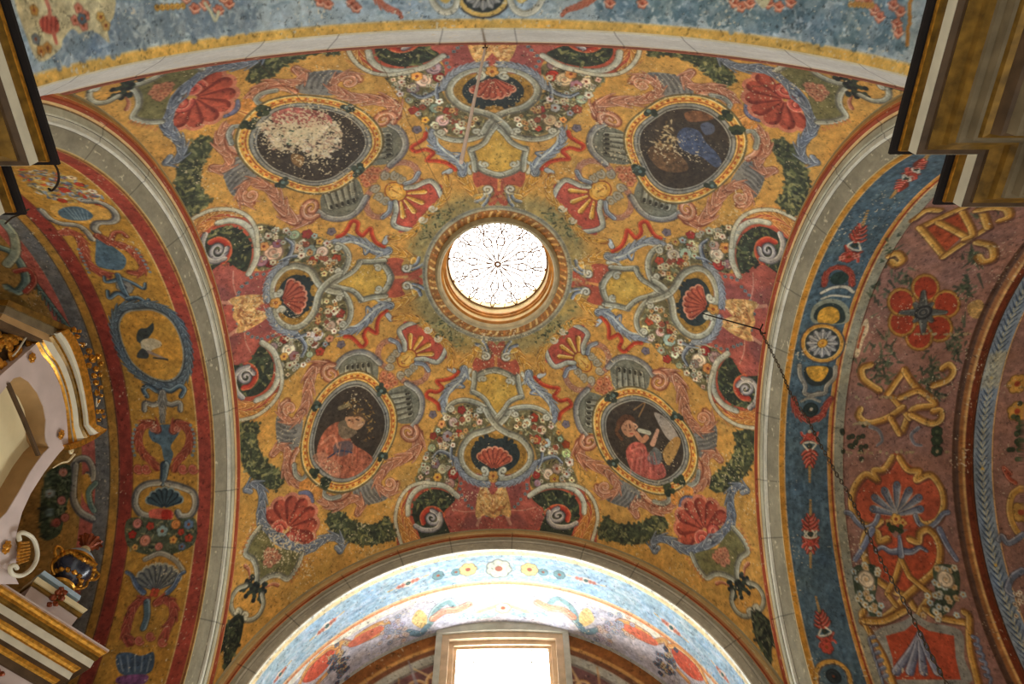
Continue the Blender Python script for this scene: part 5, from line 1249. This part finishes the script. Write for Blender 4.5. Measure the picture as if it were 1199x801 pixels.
b_ = MB(); bar(b_, WX0, WX0 + .018, -.44, ZT, YW - .02, YW + .04); bar(b_, WX1 - .018, WX1, -.44, ZT, YW - .02, YW + .04); b_.build('stone_jamb', M['stone'], wn)
ar = np.linspace(-1, 1, 15); top_o = [(WX0 + (WX1 - WX0) * (t + 1) / 2, YW - .022, .640 - .012 * t * t) for t in ar]
top_i = [(x, y, z - .030) for x, y, z in top_o]
MB().strip(top_o, top_i, (0, .05, 0)).build('stone_lintel', M['stone'], wn)
FX0, FX1 = WX0 + .018, WX1 - .018
def frame_rect(x0, x1, z0, zt, w, rise, y0, y1):
    mb = MB(); bar(mb, x0, x0 + w, z0, zt - rise - w * .97, y0, y1); bar(mb, x1 - w, x1, z0, zt - rise - w * .97, y0, y1); bar(mb, x0 + w, x1 - w, z0, z0 + w, y0, y1)
    A = [(x0 + (x1 - x0) * (t + 1) / 2, y0, zt - rise * t * t) for t in ar]; mb.strip(A, [(x, y, z - w) for x, y, z in A], (0, y1 - y0, 0)); return mb
frame_rect(FX0, FX1, -.42, .612, .022, .008, YW - .012, YW + .035).build('window_frame', M['wood'], wn)
frame_rect(FX0 + .020, FX1 - .020, -.40, .592, .016, .005, YW + .002, YW + .035).build('sash', M['wood'], wn)
frame_rect(FX0 + .035, FX1 - .035, -.385, .578, .010, .003, YW + .012, YW + .035).build('inner_bead', M['wood'], wn)
mu = MB()
for x in (-.080, .095): bar(mu, x - .0015, x + .0015, -.38, .57, YW + .018, YW + .022)
for z in (.525, .36, .20, .04, -.12, -.28): bar(mu, FX0 + .04, FX1 - .04, z - .0012, z + .0012, YW + .018, YW + .022)
mu.build('glazing_bars', M['white'], wn)
MB().prism([(FX0 + .03, YW + .028, -.39), (FX1 - .03, YW + .028, -.39), (FX1 - .03, YW + .028, .585), (FX0 + .03, YW + .028, .585)], (0, .003, 0)).build('glass', GLASS, wn, False)

# ------------------------------------------------------------------ pier entablatures beside the near arch
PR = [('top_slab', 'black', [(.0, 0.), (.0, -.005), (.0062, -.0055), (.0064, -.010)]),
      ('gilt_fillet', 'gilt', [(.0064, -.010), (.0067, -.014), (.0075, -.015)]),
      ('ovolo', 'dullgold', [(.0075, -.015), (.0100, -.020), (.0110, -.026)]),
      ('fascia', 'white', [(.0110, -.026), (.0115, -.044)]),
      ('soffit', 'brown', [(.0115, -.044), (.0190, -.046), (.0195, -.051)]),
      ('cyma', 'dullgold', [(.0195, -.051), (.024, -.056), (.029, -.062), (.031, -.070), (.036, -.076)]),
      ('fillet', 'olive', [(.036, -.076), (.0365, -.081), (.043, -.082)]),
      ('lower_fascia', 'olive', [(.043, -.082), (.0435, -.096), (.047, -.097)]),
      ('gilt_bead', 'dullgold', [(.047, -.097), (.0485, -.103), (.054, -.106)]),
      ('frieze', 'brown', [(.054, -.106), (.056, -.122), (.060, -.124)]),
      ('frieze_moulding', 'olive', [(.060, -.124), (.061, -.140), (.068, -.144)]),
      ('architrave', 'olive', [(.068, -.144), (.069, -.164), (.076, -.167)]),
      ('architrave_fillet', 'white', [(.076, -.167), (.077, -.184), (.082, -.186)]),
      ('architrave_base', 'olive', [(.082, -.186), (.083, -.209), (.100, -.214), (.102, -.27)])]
def inset_path(pts, ins, sgnx):
    """offset an axis-aligned open polyline towards the pier (+x*sgnx, -y)"""
    P = np.array(pts, float); out = []
    n = len(P); nrm = []
    for i in range(n - 1):
        d = P[i + 1] - P[i]
        nrm.append(np.array([sgnx, 0.]) if abs(d[1]) > abs(d[0]) else np.array([0., -1.]))
    for i in range(n):
        a = nrm[max(i - 1, 0)]; b = nrm[min(i, n - 2)]
        out.append(P[i] + ins * (a if np.allclose(a, b) else a + b))
    return np.array(out)
def entablature(name, sgn, zt, px_, label):
    e = root(name, (sgn * .62, -.75, zt - .2), label, 'cornice', kind='structure')
    path = [(sgn * px_[0], -1.35), (sgn * px_[0], px_[1]), (sgn * px_[2], px_[1]), (sgn * px_[2], px_[3]), (sgn * 1.10, px_[3])]
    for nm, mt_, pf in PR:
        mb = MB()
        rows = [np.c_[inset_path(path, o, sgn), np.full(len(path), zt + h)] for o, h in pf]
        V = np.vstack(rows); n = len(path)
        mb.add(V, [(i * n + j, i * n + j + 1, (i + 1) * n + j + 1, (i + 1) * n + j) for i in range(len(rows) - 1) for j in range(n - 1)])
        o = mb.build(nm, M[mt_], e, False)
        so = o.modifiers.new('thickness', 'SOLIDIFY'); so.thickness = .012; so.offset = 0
    # shaft of the pier below
    pp = inset_path(path, .102, sgn); mb = MB(); V = [(x, y, zt - .265) for x, y in pp] + [(x, y, -1.235) for x, y in pp]; n = len(pp)
    mb.add(V, [(j, j + 1, n + j + 1, n + j) for j in range(n - 1)]); o = mb.build('pier_shaft', M['stone'], e, False)
    so = o.modifiers.new('thickness', 'SOLIDIFY'); so.thickness = .012; so.offset = 0
    return e
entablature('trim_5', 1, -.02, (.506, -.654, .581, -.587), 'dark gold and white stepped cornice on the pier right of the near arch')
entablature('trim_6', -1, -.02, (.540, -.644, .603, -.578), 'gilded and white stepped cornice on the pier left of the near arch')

# ------------------------------------------------------------------ ironwork, cord and chain
def pt_on(p, xy):
    """point of the sight line through photo pixel p that lies closest to the vertical line through xy"""
    d = ray([p])[0]; dd = d[:2]; t = ((np.array(xy) - CAM[:2]) @ dd) / (dd @ dd); return CAM + d * t
P0 = hit_plane(1, -.655, [(568, 54)])[0]
hk = root('iron_hook', P0 + (0, 0, .01), 'small black iron hook at the top of the near arch edge', 'hook')
MB().tube([P0 + (0, 0, .012), P0 + (0, .004, .003), P0 + (.003, .005, -.004), P0 + (0, .004, -.008), P0 + (-.003, .004, -.004)], .0014, 6).tube([P0 + (-.006, .003, .001), P0 + (.006, .003, .001)], .0013, 6).build('hook_shank', M['iron'], hk)
d = ray([(540, 190)])[0]
P1 = CAM + d * (.95 / np.linalg.norm(d))
tC = np.linspace(0, 1, 30)[:, None]
A0 = P0 + (0, .004, -.008); best = None
for t in np.linspace(.6, 1.8, 200):
    q = CAM + d * t; e = np.hypot(*(q - A0)[:2])
    if best is None or e < best[0]: best = (e, q)
P1 = best[1]
cordpts = A0 + (P1 - A0) * tC
co = MB().tube(cordpts, .0027, 8).build('hanging_rope', M['cord'])
tag(co, 'thin pale rope hanging down from the hook on the near arch', 'rope')
# iron bar from the vault to the right arch edge, with the chain hanging from it
B0 = hit_sphere([(822, 367)], .992)[0]; B1 = hit_plane(0, .660, [(890, 386)])[0]
ib = root('iron_bracket', B1, 'dark iron bar with forged hook across the red drapes on the right', 'bracket')
MB().tube(B0 + (B1 - B0) * tC, .0016, 6, r2=.0022).build('bar', M['iron'], ib)
h0 = hit_plane(0, .660, [(893, 380), (890, 386), (891, 391), (896, 390)]); MB().tube(smooth(h0, False, 4) if False else h0, .0022, 6).build('forged_hook', M['iron'], ib)
cpx = [(891, 389), (897, 400), (905, 415), (915, 435), (925, 460), (936, 477), (947, 494), (960, 520), (972, 541), (978, 553), (992, 575), (1010, 612), (1020, 634), (1035, 663), (1050, 690), (1065, 716), (1080, 748), (1100, 786), (1118, 820), (1150, 880), (1200, 970)]
pts = []
for p in cpx: pts.append(pt_on(p, B1[:2] + (-.006, -.003)))
pts = np.array(pts)
# keep the chain hanging: heights must fall steadily
cum = np.r_[0, np.cumsum(np.linalg.norm(np.diff(pts, axis=0), axis=1))]
mb = MB(); L_ = .0105; s_ = 0; k = 0
while s_ < cum[-1] - L_:
    a = np.array([np.interp(s_, cum, pts[:, i]) for i in range(3)]); b = np.array([np.interp(s_ + L_, cum, pts[:, i]) for i in range(3)])
    T = (b - a) / np.linalg.norm(b - a); N = np.cross(T, (0, 0, 1.) if k % 2 else (1., .3, 0)); N /= np.linalg.norm(N) + 1e-9
    c = (a + b) / 2; ring_ = [c + T * .0072 * math.cos(t) + N * .0034 * math.sin(t) for t in np.linspace(0, 2 * math.pi, 13)]
    mb.tube(ring_, .0010, 5, cap=False); s_ += L_; k += 1
tag(mb.build('hanging_chain', M['chainm']), 'long dark iron chain hanging in front of the right arches', 'chain')
# hook and wires at the left cornice
hp = [(60, 188), (66, 196), (69, 206), (67, 216), (61, 223), (57, 221)]
H_ = np.array([CAM + ray([p])[0] * 1.02 for p in hp]); 
H_ = hit_plane(1, -.60, hp)
lh = MB().tube(smooth(H_, False, 5), .0016, 6).build('curtain_hook', M['iron']); tag(lh, 'curved iron hook under the corner of the left cornice', 'hook')
wv = hit_plane(1, -.64, [(-6, 158), (12, 150), (22, 144), (38, 138), (56, 131)]); tag(MB().tube(smooth(wv, False, 4), .0008, 5).build('tie_wire', M['cord']), 'thin pale wire running across the left cornice to its edge', 'wire')
wv = hit_plane(1, -.575, [(6, 262), (14, 255), (22, 252), (34, 245)]); tag(MB().tube(wv, .0012, 5).build('tie_wire', M['chainm']), 'short grey wire on the lower step of the left cornice', 'wire')

# ------------------------------------------------------------------ altarpiece in the left chapel
XA = -.94
def AP(p, x=XA): return hit_plane(0, x, p)
al = root('altarpiece', (-1.10, .30, -.3), 'white, lilac and gold carved altarpiece with curved cornice at the far left', 'altarpiece')
c0 = [(42, 402), (49, 415), (61, 430), (71, 453), (77, 478), (79, 500), (81, 521)]
c5 = [(80, 385), (91, 400), (101, 428), (107, 455), (111, 480), (113, 497), (125, 503)]
c0s, c5s = smooth(c0[:-1], False, 5), smooth(c5[:-1], False, 5)
c0s = np.vstack([c0s, c0[-1]]); c5s = np.vstack([c5s, c5[-1]])
bands = [('gilt_fillet', 'gilt', 0, .10, .000), ('cornice_bead', 'white', .10, .14, .002), ('gilt_fillet', 'gilt', .14, .22, .003), ('white_cyma', 'white', .22, .40, .006), ('gilt_band', 'dullgold', .40, .50, .010), ('gilt_band', 'gilt', .50, .56, .012), ('shadow_moulding', 'olive', .56, .66, .010), ('white_corona', 'white', .66, .80, .022), ('gilt_crown_moulding', 'gilt', .80, 1., .028)]  # olive band is set back between the gilt band and white corona
for nm, mt_, a, b, dx in bands:
    A = AP(c0s + (c5s - c0s) * a, XA + dx); B = AP(c0s + (c5s - c0s) * b, XA + dx + .004)
    MB().strip(A, B, (-.05, 0, 0)).build(nm, M[mt_], al)
# closing slab under the lower end of the curved cornice and its splayed upper return
MB().strip(AP([(80, 521), (95, 516), (110, 509), (126, 502)], XA + .012), AP([(83, 527), (97, 522), (112, 514), (124, 505)], XA + .012), (-.05, 0, 0)).build('cornice_return', M['gilt'], al)
for (p, q, r, t), mt_, nm, dx in ((((10, 351), (84, 384), (80, 390), (8, 357)), 'dullgold', 'return_crown', .02), (((8, 357), (80, 390), (72, 397), (4, 366)), 'olive', 'return_corona', .015), (((4, 366), (72, 397), (60, 401), (0, 373)), 'tan', 'return_soffit', .01), (((0, 373), (60, 401), (48, 401), (-4, 380)), 'brown', 'return_bed', .006)):
    MB().prism(AP([p, q, r, t], XA + dx), (-.05, 0, 0)).build(nm, M[mt_], al)
# lilac front with its arched recess
out = [(43, 402), (49, 415), (61, 430), (71, 453), (77, 478), (79, 500), (80, 520), (70, 530), (52, 553), (36, 578), (26, 600), (20, 622), (17, 640), (24, 656), (10, 668), (-110, 615), (-110, 500), (0, 440)]
inn = [(8, 452), (16, 443), (24, 441), (34, 447), (44, 460), (51, 476), (54, 492), (53, 508), (54, 517), (58, 524), (50, 532), (36, 552), (22, 577), (8, 600), (0, 608), (-90, 590), (-90, 512), (0, 462)]
O_, I_ = AP(out), AP(inn); n = len(O_)
c0_ = O_.mean(0); MB().ring(O_, I_, (-.045, 0, 0)).build('front_panel', M['lilac'], al, False)
MB().prism(c0_ + (O_ - c0_) * .94 + np.array((-.046, 0, 0)), (-.36, 0, 0)).build('altar_core', M['lilac'], al, False)
I2 = I_ + np.array((-.002, 0, 0)); c_ = I_.mean(0); I3 = I2 + (c_ - I2) * .12
MB().strip(np.vstack([I2, I2[:1]]), np.vstack([I3, I3[:1]]) + np.array((-.03, 0, 0)), (-.006, 0, 0)).build('recess_moulding', M['tan'], al)
MB().prism(I3 + np.array((-.032, 0, 0)), (-.01, 0, 0)).build('recess_back', M['cream'], al)
MB().strip(AP([(9, 449), (28, 492), (45, 534)], XA + .003), AP([(12, 448), (31, 491), (48, 533)], XA + .003), (-.006, 0, 0)).build('recess_rod', M['brown'], al)
# carved rosettes
def rosette3(p, r, x=XA + .004, mt_='gilt', nm='gilt_rosette'):
    c = AP([p], x)[0]; mb = MB(); mb.blob(c, r * .45, .6, 1, 1, 6)
    for i in range(7):
        a = i * 2 * math.pi / 7; mb.blob(c + (0, r * .6 * math.cos(a), r * .75 * math.sin(a)), r * .36, .5, 1, 1, 5, .2)
    return mb.build(nm, M[mt_], al)
rosette3((38, 419), .011); rosette3((72, 509), .011)
# gilded crest along the cornice
for x, y, r in ((86, 386, 5), (90, 394, 4), (96, 404, 4), (104, 411, 5), (108, 420, 7), (115, 418, 5), (118, 426, 4), (104, 428, 5), (112, 432, 5), (110, 440, 5), (117, 439, 4), (112, 448, 5), (117, 454, 4), (113, 460, 5), (118, 463, 3), (114, 470, 3), (114, 482, 4), (119, 482, 4), (121, 488, 3), (115, 492, 3), (100, 418, 4), (92, 388, 3)):
    cr = MB(); c = AP([(x, y)], XA + .02)[0]; cr.blob(c, r * .00125, .8, 1.1, 1.1, 6, .35, x); 
    cr.tube([(c[0] + .004, q[0], q[1]) for q in spiral((c[1], c[2]), r * .0013, x * 17, 1.3 * (1 if y % 2 else -1), 14)], .0011, 5)
    cr.build('gilt_leaf', M['gilt'], al)
for seg in ([(84, 390), (90, 402), (100, 404), (101, 402)], [(113, 466), (113, 476), (117, 468)]): MB().tube(smooth(AP(seg, XA + .02), False, 4), .0018, 6).build('white_scrollwork', M['white'], al)
# dark carved frieze in the splay, upper left
for i in range(44):
    x = rng.rand() * 46 - 6; y = 378 + rng.rand() * 56; 
    if y > 430 - x * .55 or y < 374 + x * .5: continue
    c = AP([(x, y)], XA - .012)[0]; MB().blob(c, .0065 + .004 * rng.rand(), .6, 1, 1, 5, .3, x).build('carved_leaf', M['gilt'], al)
MB().prism(AP([(-10, 370), (52, 398), (0, 442), (-10, 442)], XA - .022), (-.01, 0, 0)).build('frieze_ground', M['brown'], al)
wl = MB(); wl.tube(smooth(AP([(35, 390), (30, 396), (26, 402), (21, 410), (15, 417)], XA), False, 4), .0018, 6); wl.build('white_scrollwork', M['white'], al)
# small scroll and volute
sc_ = MB(); q = AP([(82, 528)], XA + .004)[0]
sc_.tube([(XA + .006, a, b) for a, b in spiral((q[1], q[2]), .0085, 200, -1.6, 24)], .0024, 7); sc_.tube(smooth(AP([(87, 532), (80, 540), (72, 542), (62, 548)], XA + .006), False, 4), .0028, 7, r2=.0012); sc_.build('small_scroll', M['cream'], al)
vo = MB(); vo.tube(smooth(AP([(23, 633), (22, 626), (28, 624), (38, 630), (43, 642), (43, 655), (36, 667), (25, 674), (14, 672), (12, 664), (17, 662), (20, 666)], XA + .012), False, 4), .0044, 8); vo.build('white_volute', M['white'], al)
vg = MB(); 
for i in range(7):
    a = i / 6; p_ = [(20 + 3 * a, 660 - 24 * a), (33 + 2 * math.sin(a * 3), 656 - 26 * a * .8)]; vg.tube(AP(p_, XA + .012), .0032, 6, r2=.0022)
vg.build('gilt_shell', M['gilt'], al); rosette3((8, 641), .013); MB().prism(AP([(-20, 610), (2, 612), (16, 625), (20, 640), (14, 668), (22, 684), (-20, 684)], XA - .004), (-.03, 0, 0)).build('volute_block', M['lilac'], al)
# lower entablature: a stepped run that comes forward to a mitred corner
tip = None
zt = .13; dT = ray([(127, 763)])[0]; tip = CAM + dT * ((zt - CAM[2]) / dT[2])
dA = ray([(0, 683)])[0]; pA = CAM + dA * ((zt - CAM[2]) / dA[2])
dirv = (pA - tip); dirv /= np.linalg.norm(dirv); nin = np.array([-dirv[1], dirv[0], 0])
if nin[0] > 0: nin = -nin
ret = nin * 1.0
PR2 = [('crown_fillet', 'lilac', [(.000, .004), (.0, 0.)]), ('crown_moulding', 'gilt', [(.0, 0.), (.003, -.006), (.007, -.010), (.009, -.016)]), ('gilt_fillet', 'dullgold', [(.009, -.016), (.0095, -.021), (.013, -.022), (.0135, -.026)]),
       ('white_corona', 'white', [(.0135, -.026), (.014, -.043)]), ('soffit', 'brown', [(.014, -.043), (.026, -.044)]), ('bed_moulding', 'gilt', [(.026, -.044), (.029, -.050), (.033, -.054), (.034, -.058)]),
       ('white_fascia', 'white', [(.034, -.058), (.0345, -.073)]), ('lower_soffit', 'brown', [(.0345, -.073), (.046, -.075)]), ('lower_gilding', 'gilt', [(.046, -.075), (.049, -.082), (.054, -.085)]), ('frieze_band', 'brown', [(.054, -.085), (.055, -.10), (.060, -.101)]),
       ('pink_frieze', 'lilac', [(.060, -.101), (.061, -.165)]), ('architrave', 'dullgold', [(.061, -.165), (.052, -.17), (.054, -.19), (.066, -.195)]), ('altar_body', 'lilac', [(.066, -.195), (.068, -1.235)])]
for nm, mt_, pf in PR2:
    mb = MB(); rows = []
    for o, h in pf:
        k_ = tip + nin * o + dirv * o + (0, 0, h)         # mitred corner
        rows.append([k_ + dirv * .42, k_, k_ + nin * .30])
    V = np.vstack(rows); mb.add(V, [(i * 3 + j, i * 3 + j + 1, (i + 1) * 3 + j + 1, (i + 1) * 3 + j) for i in range(len(rows) - 1) for j in range(2)])
    o = mb.build(nm, M[mt_], al, False); so = o.modifiers.new('thickness', 'SOLIDIFY'); so.thickness = .008; so.offset = 0
k_ = tip + (0, 0, .004); MB().prism([k_, k_ + dirv * .42, k_ + dirv * .42 + nin * .1, k_ + nin * .1], (0, 0, -.006)).build('top_shelf', M['lilac'], al)
# carved spray on the pink frieze
for i in range(16):
    c = tip + dirv * (.10 + .16 * rng.rand()) + nin * .058 + np.array((0, 0, -.115 - .04 * rng.rand())); MB().blob(c, .005 + .005 * rng.rand(), n=5, lob=.3, ph=i).build('carved_leaf', M['rust'], al)

# plinth and urn standing on the lower cornice
def on_run(p, ins):
    """where the sight line meets the upright plane set back by ins from the cornice edge"""
    d = ray([p])[0]; o = tip + nin * ins; t = ((o - CAM) @ nin) / (d @ nin); return CAM + d * t
pl = root('urn_plinth', on_run((62, 712), .03), 'small cream and gold plinth block under the dark urn', 'plinth')
def slab(pq, ins, dep, mt_, nm): MB().prism([on_run(p, ins) for p in pq], nin * dep).build(nm, M[mt_], pl)
slab([(44, 675), (103, 714), (98, 718), (40, 680)], .020, .05, 'cream', 'cap_slab'); slab([(40, 680), (98, 718), (94, 723), (37, 684)], .024, .045, 'dullgold', 'cap_moulding'); slab([(38, 684), (92, 722), (82, 735), (28, 700)], .030, .04, 'lilac', 'plinth_body')
slab([(52, 668), (95, 698), (93, 703), (48, 672)], .026, .035, 'paleblue', 'cap_step')
for x, y, r in ((62, 700, 5), (68, 694, 5), (72, 700, 5), (65, 707, 4), (58, 708, 4), (72, 690, 4), (76, 694, 4)): MB().blob(on_run((x, y), .018), r * .0014, n=6, lob=.3, ph=x).build('carved_petal', M['rust'], pl)
ub = on_run((72, 688), .042); uh = .100
ur = root('urn', ub, 'dark blue lacquered urn with gilt garlands and rust plume on the altarpiece', 'urn')
def ul(nm, mt_, pr_, n=28): return MB().lathe([(r * 1., h) for r, h in pr_], c=ub, n=n).build(nm, M[mt_], ur)
ul('foot', 'gilt', [(.0, 0), (.020, 0), (.022, .004), (.016, .010), (.011, .014)]); ul('bowl', 'navy', [(.010, .013), (.016, .017), (.027, .028), (.033, .042), (.033, .052), (.028, .060)])
ul('rim', 'gilt', [(.028, .059), (.033, .061), (.033, .066), (.026, .068)]); ul('lid', 'paleblue', [(.027, .067), (.026, .076), (.019, .085), (.010, .089), (.007, .091)])
ul('lid_knob', 'cream', [(.007, .090), (.010, .094), (.009, .101), (.006, .105)])
mb = MB()
for i in range(11):
    a = i * 2 * math.pi / 11; c = ub + (.008 * math.cos(a), .008 * math.sin(a), .110); mb.tube([ub + (0, 0, .102), c, ub + (.017 * math.cos(a), .017 * math.sin(a), .124), ub + (.022 * math.cos(a), .022 * math.sin(a), .120)], [.003, .004, .0045, .003], 6)
mb.blob(ub + (0, 0, .118), .011, n=6); mb.build('plume_finial', M['rust'], ur)
mb = MB()
mb.tube([ub + (.0335 * math.cos(a), .0335 * math.sin(a), .058 - .010 * abs(math.sin(2 * a))) for a in np.linspace(0, 2 * math.pi, 49)], .0022, 6, cap=False)
for i in range(26):
    a = i * 2 * math.pi / 26; mb.blob(ub + (.0335 * math.cos(a), .0335 * math.sin(a), .058 - .010 * abs(math.sin(2 * a))), .0052, n=5, lob=.3, ph=i)
    if i % 2: MB().blob(ub + (.024 * math.cos(a), .024 * math.sin(a), .022), .0048, n=5, lob=.3, ph=i).build('gilt_petal', M['gilt'], ur)
mb.build('gilt_garland', M['gilt'], ur)
for s_ in (-1, 1):
    mb = MB(); e = dirv * s_
    mb.tube(smooth([ub + e * .031 + (0, 0, .045), ub + e * .044 + (0, 0, .055), ub + e * .046 + (0, 0, .068), ub + e * .036 + (0, 0, .070), ub + e * .033 + (0, 0, .062)], False, 5), .003, 7)
    mb.tube(smooth([ub + e * .033 + (0, 0, .045), ub + e * .036 + (0, 0, .032), ub + e * .030 + (0, 0, .020), ub + e * .022 + (0, 0, .014)], False, 5), .0026, 7)
    mb.build('handle', M['gilt'], ur)

ur.scale = (1.26, 1.26, 1.14)
# ------------------------------------------------------------------ ends of the side chapels (seen only from the side)
for nm, x in (('wall_chapel_left', -1.385), ('wall_chapel_right', 1.585)):
    mb = MB(); n = 40; V = [(x, .66 * math.sin(t), .66 * math.cos(t)) for t in np.linspace(-math.pi / 2, math.pi / 2, n)] + [(x, .66, -1.235), (x, -.66, -1.235)]
    mb.add(V, [tuple(range(len(V)))]); o = mb.build(nm, M['tan'], None, False); tag(o, 'plastered end wall of the %s chapel' % ('left' if x < 0 else 'right'), 'wall', kind='structure')
